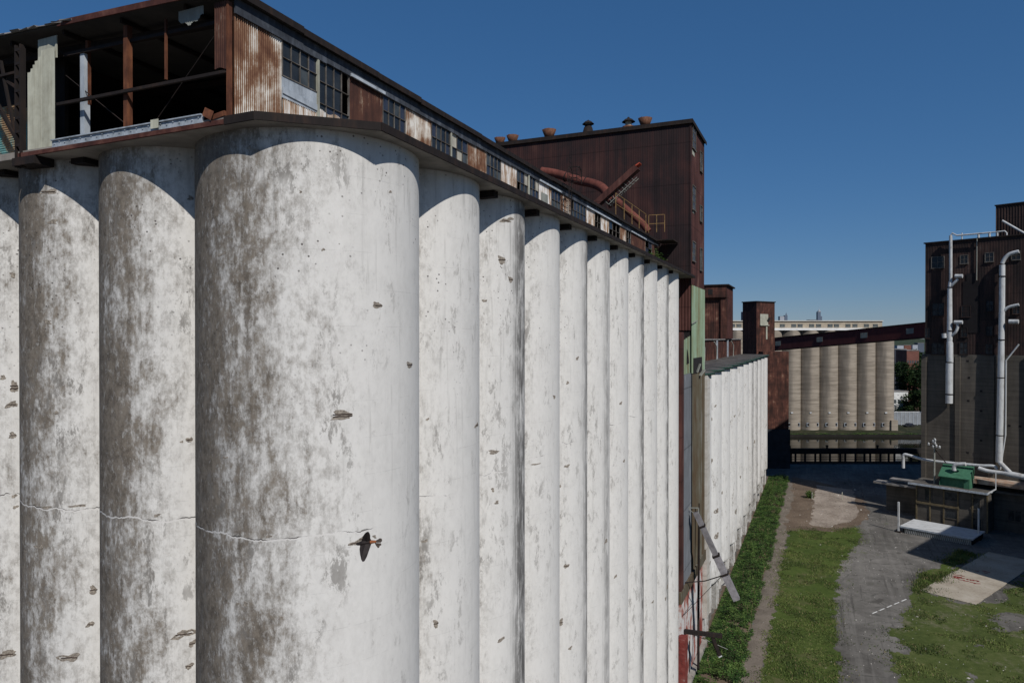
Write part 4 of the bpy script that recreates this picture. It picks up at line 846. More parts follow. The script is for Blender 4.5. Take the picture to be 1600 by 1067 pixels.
# ------------------------------------------------ annexe, canopy, shed
AN = thing('annexe', 'low dark annexe with a flat canopy roof at the foot of the tower', 'annexe', tuple(T0), TA, local=True)
def fl(px, py, z):   # local coordinates of a point at a known height
    p = atZ(px, py, z)-T0; return Vector((p.dot(TU), p.dot(TV), z))
c0, c1, c2 = fl(1421.6,753.5,8.), fl(1541.7,771,8.), fl(1556,764,8.)
vF = (c0.y+c1.y)/2
g = MB(); g.box(c0.x-.2, c1.x, vF, -.5, 7.6, 8.0); g.box(c1.x+.01, 50, vF+4.5, -.5, 7.5, 7.9); ANR = g.build('roof', conc_mat('dusty_flat_roof', (.13,.12,.105), (.06,.055,.05), .1, sc=.6), AN)
g = MB(); g.box(c0.x-.25, c1.x+.05, vF-.14, vF-.005, 7.7, 8.08); g.box(c1.x+.011, c1.x+.12, vF-.1, vF+4.4, 7.7, 8.08); g.build('edge', M_galv, ANR)
g = MB(); a_ = fl(1364,748,6.5); g.box(c0.x-9, c0.x-.3, vF+5, -1, 5.9, 6.3); g.box(c0.x-6, c0.x-1, vF+8, -3, 6.9, 7.2); g.build('rear_roof', M_roofgrey, AN)
M_anw = conc_mat('grimy_render', (.115,.105,.09), (.05,.045,.04), .25, sc=.6); M_trim = flat('ochre_timber', (.12,.095,.055), .9, .4, 2)
wv = vF+1.1
g = MB(); g.box(c0.x+1.0, c1.x-.2, wv, -.6, -.3, 7.55); g.box(c1.x-.19, 50, wv+4.6, -.6, -.3, 7.4); g.box(c0.x-7, c0.x+.99, vF+7, -1, -.3, 5.85); g.build('wall', M_anw, AN)
W_ = c1.x-.2-(c0.x+1.0)
g = MB()
for i in range(6): u = c0.x+1.0+W_*i/5.0-.1; g.box(u, u+.25, wv-.16, wv-.01, -.2, 7.5)
g.box(c0.x+1.0, c0.x+1.0+W_*.62, wv-.30, wv-.165, 3.9, 4.25); g.build('timber_frame', M_trim, AN)
for (f0, f1, z0, z1) in ((.13,.22,4.7,7.0),(.42,.60,5.4,7.0),(.78,.90,4.4,6.6),(.42,.60,1.8,3.4),(.80,.92,.2,2.6)):
    f_ = MB(); u0, u1 = c0.x+1+W_*f0, c0.x+1+W_*f1
    for q_ in ((u0-.15,u0,z0,z1),(u1,u1+.15,z0,z1),(u0-.15,u1+.15,z1,z1+.15),(u0-.15,u1+.15,z0-.15,z0)): f_.box(q_[0],q_[1],wv-.12,wv-.01,q_[2],q_[3])
    W = f_.build('window', M_anw, AN); p_ = MB(); p_.box(u0, u1, wv-.05, wv-.012, z0, z1); p_.build('pane', M_g1, W)
for k in range(3):
    f_ = MB(); u0 = c1.x+2.2+k*4.2; f_.box(u0-.15,u0+2.2,wv+4.48,wv+4.59,4.3,4.45); f_.box(u0-.15,u0+2.2,wv+4.48,wv+4.59,2.2,2.35); f_.box(u0+1,u0+1.12,wv+4.5,wv+4.59,2.3,4.3)
    W = f_.build('window', M_anw, AN); p_ = MB(); p_.box(u0,u0+2.05,wv+4.54,wv+4.59,2.36,4.29); p_.build('pane', M_g1, W)
# rusty slab roof against the tower
g = MB(); a_, b_ = tl(1474,712,-1.8), tl(1600,733,-1.8)
g.box(a_.x, 40, -4.6, -.5, 8.9, 9.7); g.build('rusty_slab', rusty('rust_stained_slab', [(.36,(.22,.09,.05)),(.48,(.33,.24,.18)),(.6,(.42,.36,.30))], .5, 1., 1.), AN)
# green shed on the canopy
s0 = fl(1466,757,8.03); s1 = fl(1517,760,8.03); v0 = vF+1.6; sw = 5.3; s0u = c0.x+(1466-1421.6)/120*(c1.x-c0.x)
SH = thing('green_shed', 'small green sheet-metal shed with a sloping roof sitting on the canopy', 'shed', tuple(T0), TA, local=True)
g = MB(); g.add([(s0u,v0,8.05),(s0u,v0+3.2,8.05),(s0u,v0+3.2,12.0),(s0u,v0+.6,9.9),(s0u,v0,9.9)], [(0,1,2,3,4)])
g.box(s0u, s0u+4.3, v0+.35, v0+.45, 8.02, 9.95); g.box(s0u, s0u+sw-.05, v0+3.1, v0+3.2, 8.02, 12.0); g.build('front_wall', M_shed, SH)
g = MB(); g.add([(s0u+4.3,v0,8.02),(s0u+sw,v0,8.02),(s0u+sw,v0+3.2,8.02),(s0u+4.3,v0+3.2,8.02),(s0u+4.3,v0,9.9),(s0u+sw,v0,9.9),(s0u+sw,v0+3.2,12.0),(s0u+4.3,v0+3.2,12.0)],
   [(3,2,1,0),(4,5,6,7),(0,1,5,4),(1,2,6,5),(2,3,7,6),(3,0,4,7)]); g.build('end_wall', M_shed, SH)
g = MB(); g.add([(s0u-.2,v0-.25,9.85),(s0u+sw+.02,v0-.25,9.85),(s0u+sw+.02,v0+3.25,12.15),(s0u-.2,v0+3.25,12.15),(s0u-.2,v0-.25,9.98),(s0u+sw+.02,v0-.25,9.98),(s0u+sw+.02,v0+3.25,12.28),(s0u-.2,v0+3.25,12.28)],
   [(3,2,1,0),(4,5,6,7),(0,1,5,4),(1,2,6,5),(2,3,7,6),(3,0,4,7)]); g.build('roof', M_shed, SH)
# white ground-level pipes
def tm(px, py, v): q_ = tl(px, py, v); return T0+TU*q_.x+TV*q_.y+Vector((0,0,q_.z))
HP = thing('header_pipe', 'long white pipe running level across the annexe roof with bends at both ends', 'pipe', tuple(tm(1411,731,-5)))
g = MB(); g.tube(smooth([tm(1411.5,731,-5), tm(1411.5,715,-5), tm(1413,710,-5), tm(1420,711,-5), tm(1445,718,-5), tm(1480,722.5,-5), tm(1530,727,-5), tm(1552,728,-5), tm(1558,733,-5)],5), .29, 12); g.build('long_run', M_white, HP)
g = MB(); g.tube(smooth([tm(1529,731,-6), tm(1545,736,-6), tm(1575,740,-6), tm(1605,746,-6)],5), [.40]*10+[.56]*6, 12); g.build('lower_run', M_white, HP)
g = MB(); g.tube([tm(1562,722,-5.5), tm(1578,738,-6)], .42, 12); g.build('wye', M_white, HP)
g = MB(); g.tube(smooth([tm(1491,735,-6.3), tm(1491,729,-6.3), tm(1495,725.5,-6.3), tm(1509,725,-6.3)],5), .40, 12); g.build('gooseneck', M_white, HP)
g = MB(); g.beam(tm(1556,736,-7), tm(1556,764,-7), .14); g.beam(tm(1556,764,-7), tm(1543,771,-8.5), .18); g.build('prop', M_white, HP)
UP = thing('utility_pole', 'pole crowded with insulators and crossarms beside the green shed', 'pole', tuple(tm(1460,770,-6)))
g = MB(); g.tube([tm(1460,765,-6), tm(1460,684,-6)], .16, 8); g.build('mast', M_creamd, UP)
g = MB()
for y_, w_ in ((691,9),(696,10)): g.beam(tm(1460-w_, y_, -6.2), tm(1460+w_+2, y_-1.5, -6.2), .12)
g.each('crossarm', M_steel, UP)
g = MB()
for px, py in ((1458,689),(1461,692),(1463,696),(1458,697),(1468,698),(1451,693),(1461,687)): c_ = tm(px, py, -6.3); g.lathe([(0,-.35),(.22,-.3),(.14,-.1),(.24,0),(.12,.2),(0,.3)], c_, 8)
g.build('insulator', M_white, UP)
g = MB(); g.beam(tm(1461,702,-6), tm(1478,723,-5.6), .16); g.build('stay', M_steel, UP)
# ------------------------------------------------ loading platform and posts
PL0 = (atZ(1406,821,1.3)-T0); pu0, pv0 = PL0.dot(TU), PL0.dot(TV)
PF = thing('loading_platform', 'white-topped loading platform with a latticed front below the annexe', 'platform', tuple(T0), TA, local=True)
pw, pd = 12.4, 7.6
M_ptop = rusty('scuffed_white_boards', [(.28,(.26,.15,.11)),(.36,(.36,.36,.35)),(.5,(.47,.48,.48)),(.7,(.54,.55,.56))], .8, .9, .9)
g = MB()
for k in range(7): g.box(pu0, pu0+pw, pv0+pd*k/7+.01, pv0+pd*(k+1)/7-.01, 1.12, 1.3)
g.build('deck', M_ptop, PF)
g = MB()
for k in range(34): u = pu0+1.0+(pw-1.6)*k/34; g.beam((u,pv0+.12,.02),(u+.25,pv0+.12,1.05),.15,.05)
g.box(pu0+.9,pu0+pw-.5,pv0+.18,pv0+.3,1.0,1.115); g.build('lattice_skirt', M_white, PF)
g = MB(); g.box(pu0+.7,pu0+pw-.4,pv0+.32,pv0+.4,.01,1.1); g.build('skirt_board', M_creamd, PF)
g = MB(); g.box(pu0+.4,pu0+pw-.3,pv0+.6,pv0+pd-.1,0,1.11); g.build('base', M_black, PF)
g = MB(); g.box(pu0-.03,pu0+pw+.03,pv0-.06,pv0-.005,1.0,1.28); g.build('front_rail', M_galv, PF)
for px, py, lab in ((1404,831,'pale square post standing at the left end of the loading platform'),(1529,843,'bluish square post in shade at the right end of the loading platform')):
    b_ = atZ(px, py); o = thing('bollard_post', lab, 'post', tuple(b_), TA, 'posts at the loading platform', local=True)
    g = MB(); g.box(-.15,.15,-.15,.15,0,5.9); g.build('shaft', M_white, o); g = MB(); g.box(-.45,.45,-.45,.45,0,.25); g.build('foot', M_steel, o)
# writing on the concrete pad
pc = [atZ(1438,923), atZ(1524,945)]
pu = (pc[1]-pc[0]).normalized(); pv = Vector((-pu.y, pu.x, 0)); wd = (pc[1]-pc[0]).length
PD = thing('concrete_pad', 'long buff concrete pad in the grass with red painted writing', 'pad', tuple(pc[0]))
g = MB(); L = 30.; k = 15; rows = []
for i in range(k+1):
    j0 = random.uniform(-.05,.05) if i else 0; rows += [pc[0]+pv*(L*i/k)+pu*(j0), pc[0]+pv*(L*i/k)+pu*(wd+random.uniform(-.06,.06) if i else wd)]
top = [p+Vector((0,0,.09)) for p in rows]; n2 = len(rows)
g.add(top, [(2*i,2*i+1,2*i+3,2*i+2) for i in range(k)]); g.add(rows+top, [(2*i,2*i+2,n2+2*i+2,n2+2*i) for i in range(k)]+[(2*i+3,2*i+1,n2+2*i+1,n2+2*i+3) for i in range(k)]+[(1,0,n2,n2+1)])
def pad_mat():
    n = NT('buff_concrete', .9, .15); f = n.m('ADD', n.m('MULTIPLY', n.noise(.25,6,.6,.3), .6), n.m('MULTIPLY', n.noise(3,6,.7), .4))
    c = n.ramp(f, [(.34,(.24,.20,.155)),(.5,(.34,.30,.24)),(.64,(.40,.36,.30))]); x, y, z = n.xyz(n.map(n.obj(), (1,1,1)))
    t = n.m('ADD', n.m('MULTIPLY', x, -pu.y), n.m('MULTIPLY', y, pu.x)); fr = n.m('FRACT', n.m('MULTIPLY', t, .27)); c = n.mix(n.ss(fr, .015, .0), c, (.13,.11,.09))
    return n.done(c)
g.build('slab', pad_mat(), PD)
g = MB(); M_redp = flat('faded_red_paint', (.20,.035,.03), .8, .3, 2)
def stroke(pts, w_=.16):
    P = [atZ(1440+x/13.333, 870+y/13.333, .105) for x, y in pts]
    for a, b in zip(P[:-1], P[1:]): g.beam(a, b+(b-a)*.1, w_, .012)
for s_ in ([(660,360),(740,372),(830,380)],[(640,385),(700,400),(690,430),(640,425)],[(690,395),(760,405),(730,440)],[(800,375),(850,395),(890,402)],[(770,405),(800,430),(760,440)],
           [(820,410),(830,440),(870,445),(895,440)],[(930,455),(970,462),(950,470)],[(1000,462),(1040,475),(1010,482)],[(1050,470),(1100,485),(1070,492)],[(1110,488),(1160,488),(1190,510),(1150,505)],
           [(760,465),(840,475),(900,485)],[(870,490),(940,500),(980,500)],[(1000,515),(1060,522)],[(1070,530),(1130,545),(1100,550)],[(1150,550),(1215,552)],[(1120,285),(1190,296)],[(1270,280),(1340,300),(1420,318)],[(1300,325),(1370,335)]): stroke(s_,   .26 if s_[0][1] > 340 else .3)
g.build('painted_writing', M_redp, PD)
g = MB()
for i in range(5):
    a, b = atZ(1363+11.4*i, 958-4.8*i, .012), atZ(1363+11.4*i+7.5, 958-4.8*i-3.2, .012); g.beam(a, b, .16, .012)
g.build('painted_line', flat('road_paint', (.55,.55,.53), .8, .3, 3), kind='structure')
# small markers and debris
for px, py, h_, lab in ((1269,778,1.4,'short pale stake with weeds at the left of the broken apron'),(1316,779,1.6,'thin pale stake at the right edge of the broken apron')):
    b_ = atZ(px, py+1); g = MB(); g.box(b_.x-.1,b_.x+.1,b_.y-.1,b_.y+.1,0,h_); g.lathe([(.11,h_),(.03,h_+.12),(0,h_+.13)], (b_.x,b_.y,0), 6); o = g.build('marker_stake', M_cream, None, lab, 'stake', loc=tuple(b_))
# ================================================================== WHARF AND FAR BANK  (frame square to the view)
WH = thing('timber_wharf', 'dark open timber wharf along the near river bank with railings between its posts', 'wharf', (0, 0, 0), YAW, local=True)
M_tim = flat('black_timber', (.022,.020,.018), .95, .35, .8)
D = 217.; xL, xR = rframe(1205, D), rframe(1445, D)
zt = 38-(701-528)*D/FPX; zb = 38-(708-528)*D/FPX; zr = 38-(721-528)*D/FPX
g = MB(); g.box(xL, xR, D, D+1.2, zb, zt); g.box(xL, xR, D+.05, D+1.1, zb-.01-.25, zb-.012); g.build('top_beam', M_tim, WH)
for px in (1237,1244,1259,1275,1283,1298,1314,1322,1338,1352,1361,1377,1390,1399,1412,1425,1438):
    x = rframe(px, D); g = MB(); g.box(x-.22, x+.22, D+.1, D+.6, -1.6, zb-.02); g.build('post', M_tim, WH)
g = MB()
for y_ in (714, 717.5): z = 38-(y_-528)*D/FPX; g.box(xL, xR, D+.2, D+.3, z-.06, z+.06)
g.each('rail', M_tim, WH)
g = MB(); g.box(rframe(1232,D), xR, D-.6, D+.05, -2.2, zr+.0); g.box(xL-6, rframe(1234,D), D-1, D+3, -2.2, zt+1); g.build('deck_wall', M_tim, WH)
g = MB()
for px in (1294, 1373): x = rframe(px, D); g.lathe([(.35,0),(.25,.5),(.5,.8),(.3,1.0),(0,1.05)], (x, D+.6, zt), 10)
g.each('mooring_bitt', M_tim, WH)
# far elevator
FE = thing('grain_elevator', 'tan concrete grain elevator across the river with a windowed gallery on top', 'grain elevator', (0, 0, 0), YAW, local=True)
D = 290.
M_tan = conc_mat('tan_board_marked_concrete', (.36,.315,.25), (.225,.19,.15), .75, sc=.35, lw=.25)
def tan_mat():
    n = NT('tan_streaked_concrete', .9, .15); N = n.nrm(); z = n.xyz()[2]
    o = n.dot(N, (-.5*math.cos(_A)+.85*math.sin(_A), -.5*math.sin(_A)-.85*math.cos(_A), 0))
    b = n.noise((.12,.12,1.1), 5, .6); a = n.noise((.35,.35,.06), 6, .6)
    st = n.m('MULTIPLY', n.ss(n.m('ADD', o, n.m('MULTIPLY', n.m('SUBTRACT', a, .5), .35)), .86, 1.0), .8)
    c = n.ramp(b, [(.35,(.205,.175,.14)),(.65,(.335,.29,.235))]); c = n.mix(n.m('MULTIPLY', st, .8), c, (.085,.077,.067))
    return n.done(c)
M_tan = tan_mat()
bw = 29.4*D/FPX
zdk = 38+(528-516)*D/FPX
for i in range(12):
    x = rframe(1387, D)-bw*i; g = MB(); g.lathe([(bw/2+.35,-.5),(bw/2+.35,zdk-.02)], (x, D+bw/2, 0), 56); g.build('silo', M_tan, FE)
g = MB(); x1 = rframe(1381, D); x0 = rframe(1060, D); z2 = 38+(528-502)*D/FPX
g.box(x0, x1, D+1.2, D+12, zdk+.9, z2); FEG = g.build('gallery_wall', flat('buff_wall', (.34,.29,.22), .9, .2, .4), FE)
g = MB(); g.box(x0, rframe(1402,D), D-.3, D+14, zdk, zdk+.88); g.build('deck_edge', flat('white_band', (.72,.72,.70), .8, .1, .5), FE)
g = MB(); g.box(x0-.3, x1+.3, D+.9, D+12.3, z2, z2+.35); g.build('roof', flat('pale_coping', (.5,.48,.43), .8, .15, .5), FE)
g = MB(); g.box(x0,x1,D+1.1,D+1.19,z2-.35,z2-.05); g.build('coping_shadow_line', M_steel, FE)
for px in (1146,1156,1224,1242,1252,1270,1281,1299,1309,1327,1338,1356,1370):
    x = rframe(px, D); f_ = MB(); z0, z1 = z2-2.3, z2-1.2
    f_.box(x-1.05,x+1.05,D+1.05,D+1.19,z1,z1+.12); f_.box(x-1.05,x+1.05,D+1.0,D+1.19,z0-.15,z0); f_.box(x-.05,x+.05,D+1.05,D+1.19,z0,z1); f_.box(x-.55,x-.47,D+1.05,D+1.19,z0,z1); f_.box(x+.47,x+.55,D+1.05,D+1.19,z0,z1)
    W = f_.build('window', M_creamd, FE); p_ = MB(); p_.box(x-1.0,x+1.0,D+1.12,D+1.19,z0,z1); p_.build('pane', M_g2, W)
g = MB()
for i in range(6):
    for f_ in (-.22,.28): x = rframe(1387, D)-bw*i+bw*f_; yy = D+bw/2-math.sqrt(max(.1,(bw/2+.35)**2-(bw*f_)**2)); g.box(x-.55,x+.55,yy-.12,yy+.3,1.6,3.0)
g.each('low_window', M_galv, FE)
g = MB()
for i in range(6):
    for f_ in (-.22,.28): x = rframe(1387, D)-bw*i+bw*f_; yy = D+bw/2-math.sqrt(max(.1,(bw/2+.35)**2-(bw*f_)**2)); g.box(x-.38,x+.38,yy-.15,yy-.121,1.75,2.85)
g.each('low_pane', M_black, FE)
g = MB()
for i in range(6): x = rframe(1384, D)-bw*i; g.box(x-.45,x+.45,D-.5,D-.25,7.0,7.5)
g.each('pale_plate', M_white, FE)
g = MB(); g.box(rframe(1391,D), rframe(1401,D), D-1.2, D+3, -.2, 4.2); g.build('lean_to', M_tan, FE)
# ================================================================== FOLIAGE
def leaf_cloud(mb, pts, size, flat_=.5):
    for p in pts:
        s = size*random.uniform(.6,1.3); a = random.uniform(0, 6.28); tilt = random.uniform(-1,1)*flat_*1.5
        u = Vector((math.cos(a), math.sin(a), random.uniform(-.4,.4)))*s; v = Vector((-math.sin(a)*math.cos(tilt), math.cos(a)*math.cos(tilt), math.sin(tilt)))*s*.6
        mb.add([p-u, p+v*.9, p+u, p-v*.9], [(0,1,2,3)], min(2, max(0, int(1.5+2.2*fbm(p.x, p.y, .45/max(.2, size*4), 3)+random.gauss(0,.55)))))
def leaf_mat(name, col):
    n = NT(name, .7, .2); a = n.noise(.5, 5, .6); c = n.ramp(a, [(.3, tuple(q*.6 for q in col)), (.7, tuple(q*1.4 for q in col))])
    n.done(c); tr = n.n('BsdfTranslucent'); n.set(tr.inputs[0], c); mx = n.n('MixShader'); mx.inputs[0].default_value = .3
    n.t.links.new(n.b.outputs[0], mx.inputs[1]); n.t.links.new(tr.outputs[0], mx.inputs[2]); n.t.links.new(mx.outputs[0], n.t.nodes['Material Output'].inputs[0]); return n.mat
LV = [leaf_mat('leaf_dark', (.028,.060,.015)), leaf_mat('leaf_mid', (.054,.110,.024)), leaf_mat('leaf_light', (.105,.165,.042))]
mb = MB(); pts = []
while len(pts) < 80000:
    y = 70+ (random.random()**1.15)*136; x = random.uniform(-13.4, -6.9); e = (x+8.15-.25*fbm(x, y, .4, 4)*2)
    if e > fbm(1.7, y, .35, 4)*.7: continue
    if fbm(x+9, y, .30, 4) > .66: continue
    if math.hypot(x+9.6, (y-79.0)*.6) < .9: continue
    hmax = (.30+.75*max(0, fbm(x, y, .30, 4)+.45)*(1 if e < -1.2 else .45))*min(1, max(.16, (x+13.0)/2.2))
    pts.append(Vector((x, y, abs(random.gauss(.75,.3))*hmax)))
leaf_cloud(mb, pts, .12)
for k in range(170):          # taller stalks, some dry, rising out of the mass
    y = random.uniform(72, 204); x = random.uniform(-12.4, -8.4); h_ = random.uniform(.8, 2.3)*(.6+.8*max(0, fbm(x, y, .1, 3)+.3)); lx, ly = random.uniform(-.3,.3), random.uniform(-.3,.3); dry = random.random() < .3
    mb.add([(x-.02,y,0),(x+.02,y,0),(x+lx+.015,y+ly,h_),(x+lx-.015,y+ly,h_)], [(0,1,2,3)], 3 if dry else 0)
    for j in range(3 if dry else 16):
        t = random.uniform(.35, 1.05); q = Vector((x+lx*t+random.gauss(0,.14), y+ly*t+random.gauss(0,.14), h_*t)); a = random.uniform(0,6.28); u_ = Vector((math.cos(a), math.sin(a), random.uniform(-.5,.5)))*.16; v_ = Vector((-math.sin(a), math.cos(a), random.uniform(-.4,.4)))*.07
        mb.add([q-u_, q+v_, q+u_, q-v_], [(0,1,2,3)], 3 if dry else random.choice((1,2,2)))
mb.build('ground_weeds', LV+[flat('dry_stalk', (.17,.13,.07), .9, .3, 3)], kind='stuff')
LAWN = [(-6.2,62),(-6.1,148),(-3,152),(1.5,152),(6.2,157),(7.0,150),(4.2,137),(2.2,124),(1.6,105),(1.9,86),(2.2,62)]
GRP = [(13.2,121.5),(12.2,115.5),(7.9,101),(7.4,88),(6.3,78),(30,70),(40,112),(34,141),(30,136),(23,120),(20.2,117.8)]
VRG = [(12.8,121),(14.2,121),(24.5,145.8),(22.5,147),(18.5,137),(14.5,129)]
mb = MB()
for P, n_, hmin, hmax, spread in ((LAWN, 36000, .06, .2, 1.3), (GRP, 26000, .06, .24, 1.8), (VRG, 5000, .10, .45, 1.0)):
    xs = [p[0] for p in P]; ys_ = [p[1] for p in P]; c_ = 0
    while c_ < n_:
        x, y = random.uniform(min(xs)-2,max(xs)+2), random.uniform(min(ys_)-2,max(ys_)+2); d = in_poly(x, y, P)
        if d < 0 and random.random() > math.exp(d*2/spread)*.8: continue
        if fbm(x, y, .28, 4) < -.28 + .3*random.random() + (.25 if P is GRP else 0): continue
        c_ += 1; a = random.uniform(0,6.28); h_ = random.uniform(hmin,hmax)*(.7+.6*(fbm(x,y,.2,3)+.5)); w_ = random.uniform(.03,.08)
        ux, uy = math.cos(a)*w_, math.sin(a)*w_; lx, ly = random.gauss(0,.1), random.gauss(0,.1)
        mi = min(2, max(0, int(1.4+2*fbm(x+30, y, .22, 4)+random.gauss(0,.6)))); mi = 3 if random.random() < .12 else mi
        mb.add([(x-ux,y-uy,.005),(x+ux,y+uy,.005),(x+lx,y+ly,h_)], [(0,1,2)], mi)
GB = [flat('grass_blade_dark', (.032,.052,.012), .8, .3, 1), flat('grass_blade_mid', (.068,.100,.022), .8, .3, 1), flat('grass_blade_light', (.120,.150,.040), .8, .3, 1), flat('grass_blade_dry', (.15,.125,.06), .9, .3, 1)]
mb.build('grass_tufts', GB, kind='stuff')
mb = MB()
for k in range(2600):         # stones, chips and rubbish lying on the yard
    x, y = random.uniform(-8, 30), random.uniform(72, 205); s_ = random.uniform(.03,.11)*(2.2 if random.random() < .05 else 1)
    if in_poly(x, y, LAWN) > 1 and random.random() < .8: continue
    if -3 < x < 9 and 150 < y < 200 and random.random() < .5: s_ *= 1.5
    a = random.uniform(0,6.28); c1, s1 = math.cos(a)*s_, math.sin(a)*s_; h_ = s_*random.uniform(.4,.9)
    mb.add([(x+c1,y+s1,0),(x-s1*.8,y+c1*.8,0),(x-c1,y-s1,0),(x+s1*.7,y-c1*.7,0),(x+.2*c1,y+.2*s1,h_),(x-.3*s1,y,h_*.9)], [(0,1,4),(1,5,4),(1,2,5),(2,3,5),(3,4,5),(3,0,4)], random.choice((0,0,1,2)))
mb.build('scattered_stones', [flat('grey_stone', (.22,.21,.19), .95, .4, 3), flat('pale_chip', (.42,.40,.36), .9, .3, 3), flat('dark_scrap', (.05,.04,.035), .9, .4, 3)], kind='stuff')
mb = MB(); pts = []
for i in range(5200):
    x = random.uniform(rframe(1205,277), rframe(1440,277)); h_ = .55*max(0, fbm(x, 3, .15, 4)+.4); pts.append(riv(x, RIV1+random.uniform(.2,2.5), random.random()*1.4*h_-.3*random.random()))
leaf_cloud(mb, pts, .22); mb.build('bank_vegetation', LV, kind='stuff')
LVT = [leaf_mat('tree_leaf_dark', (.014,.030,.010)), leaf_mat('tree_leaf_mid', (.022,.046,.013)), leaf_mat('tree_leaf_light', (.034,.062,.018))]
def tree(label, base, h, rad, n, group=None, leaf=.5, name='leafy_tree'):
    o = thing(name, label, 'tree', tuple(base), group=group)
    g = MB(); g.tube([base, base+Vector((.2,0,h*.3)), base+Vector((0,.2,h*.7))], [rad*.09, rad*.07, rad*.02], 8)
    for k in range(7):
        t = random.uniform(0,6.28); z = h*random.uniform(.25,.55); g.tube([base+Vector((0,0,z)), base+Vector((math.cos(t)*rad*.6, math.sin(t)*rad*.6, z+h*.25))], [rad*.04,.03], 6)
    g.build('trunk', flat('bark', (.06,.045,.03), .95, .4, 4), o)
    cl = [(Vector((random.uniform(-1,1)*rad*.75, random.uniform(-1,1)*rad*.75, h*random.uniform(.35,.88))), rad*random.uniform(.28,.5)) for _ in range(16)]
    pts = []
    for _ in range(n):
        c_, r_ = random.choice(cl); v = Vector((random.gauss(0,1),random.gauss(0,1),random.gauss(0,1))).normalized()*r_*random.uniform(.55,1.05); pts.append(base+c_+Vector((v.x,v.y,v.z*.85)))
    g = MB(); leaf_cloud(g, pts, leaf, .9); g.build('crown', LVT, o); return o
D = 330.
def far(px, d, z=0): return riv(rframe(px, d), d, z)
tree('broad dark tree between the far elevator and the dark tower', far(1429, 316), 29, 9.0, 6500, leaf=.55)
tree('smaller dark tree lower down beside the white house', far(1434, 308), 19, 5.5, 3000, leaf=.45)
for px, d, h_, lab in ((1410,520,21,'distant dark tree just right of the far elevator'),(1420,560,24,'distant dark tree left of the red brick building'),(1433,540,25,'distant dark tree at the edge of the dark tower'),(1405,600,27,'distant tree low on the hill, nearest the far elevator'),(1425,620,28,'distant tree on the hill behind the red brick building'),(1440,640,29,'distant tree on the hill beside the dark tower')): tree(lab, far(px, d), h_, 11, 1300, 'distant trees', 1.1)
g = MB(); pts = [far(random.uniform(1398,1446), 309.5+random.random(), abs(random.gauss(4.5,2.6))) for _ in range(2600)]; leaf_cloud(g, pts, .4); tag(g.build('hedge', [LVT[0]]*3, loc=tuple(far(1420,310))), 'dark hedge between the white house and the pale fence', 'hedge')
g = MB(); b_ = atZ(1269, 778); pts = [b_+Vector((random.gauss(-.6,.38), random.gauss(0,.42), abs(random.gauss(.75,.42)))) for _ in range(700)]; leaf_cloud(g, pts, .2); tag(g.build('leafy_weed', LV, loc=tuple(b_)), 'small upright weed clump at the pale stake on the dirt', 'plant')
g = MB(); pts = []
for k in range(9):
    c_ = Vector((GX+.5, wallY(1008+k*2.4), 46.2+random.uniform(-.3,.7))); pts += [c_+Vector((random.gauss(0,.25),random.gauss(0,.4),random.gauss(0,.35))) for _ in range(60)]
leaf_cloud(g, pts, .13); tag(g.build('deck_plant', LV, loc=(GX+.5, 76, 45)), 'green plants growing on the deck at the far end of the gallery', 'plant')
# ================================================================== FAR BUILDINGS
def far_block(name, label, px0, px1, py0, d, mat, group=None, dep=None, cols=0, rows=0, cat='building', extra=None):
    x0, x1 = rframe(px0, d), rframe(px1, d); zt = 38-(py0-528)*d/FPX; o = thing(name, label, cat, (0,0,0), YAW, group, local=True)
    dep = dep or (x1-x0); g = MB(); g.box(x0, x1, d, d+dep, -.5, zt); g.build('wall', mat, o)
    g = MB(); g.box(x0-.2, x1+.2, d-.2, d+dep+.2, zt, zt+.4); g.build('roof', M_roofgrey, o)
    if cols:
        for i in range(cols):
            for j in range(rows):
                u = x0+(x1-x0)*(i+.5)/cols; w_ = (x1-x0)/cols*.28; z = zt-(zt-.5)*(j+.75)/(rows+.4) if rows > 1 else zt*.6; hh_ = min(1.6, (zt)/rows*.3)
                q_ = MB(); q_.box(u-w_, u+w_, d-.12, d-.01, z-hh_/2, z+hh_/2); q_.build('window', M_g2, o)
    return o
M_tg = flat('hazy_blue_grey', (.085,.105,.14), .7, .15, .02); M_tg2 = flat('hazy_slate', (.10,.13,.18), .7, .15, .02); M_tw = flat('far_pale', (.33,.35,.39), .8, .1, .02)  # distance haze is put into these blue-grey tones
far_block('office_tower', 'dark blue city tower left of the rust leg house on the skyline', 1160.5, 1169, 487.5, 1400, M_tg, cat='tower')
far_block('office_tower', 'pale squat city block just right of the rust leg house', 1218.5, 1225.5, 494.5, 1400, M_tw, cat='tower')
o = far_block('office_tower', 'small pointed slate tower on the skyline', 1226, 1230.5, 493, 1500, M_tg2, cat='tower')
g = MB(); d = 1500; x = rframe(1229, d); z = 38+(528-493)*d/FPX; g.lathe([(1.6,z),(1.2,z+3),(.2,z+6.5)], (x, d+2, 0), 8); g.build('spire', M_tg2, o)
o = far_block('office_tower', 'tallest slate city tower with stepped crown and spire', 1277.5, 1282.3, 487.5, 1500, M_tg2, cat='tower')
g = MB(); x = rframe(1280.5, d); z = 38+(528-487.5)*d/FPX; g.box(x-2.4,x+2.4,d,d+5,z,z+2.5); g.lathe([(1.6,z+2.5),(1.0,z+5),(.25,z+6),(.15,z+12)], (x, d+2.5, 0), 8); g.build('spire', M_tw, o)
g = MB(); x = rframe(1283.4, d); g.box(x-1.4, x+1.4, d, d+6, 0, z-9); g.build('side_wing', M_tg2, o)
far_block('office_tower', 'low dark rooftop block beside the tallest city tower', 1265, 1277, 500, 1300, M_tg, cat='building')
M_brick = flat('red_brick', (.15,.065,.05), .9, .2, .3)
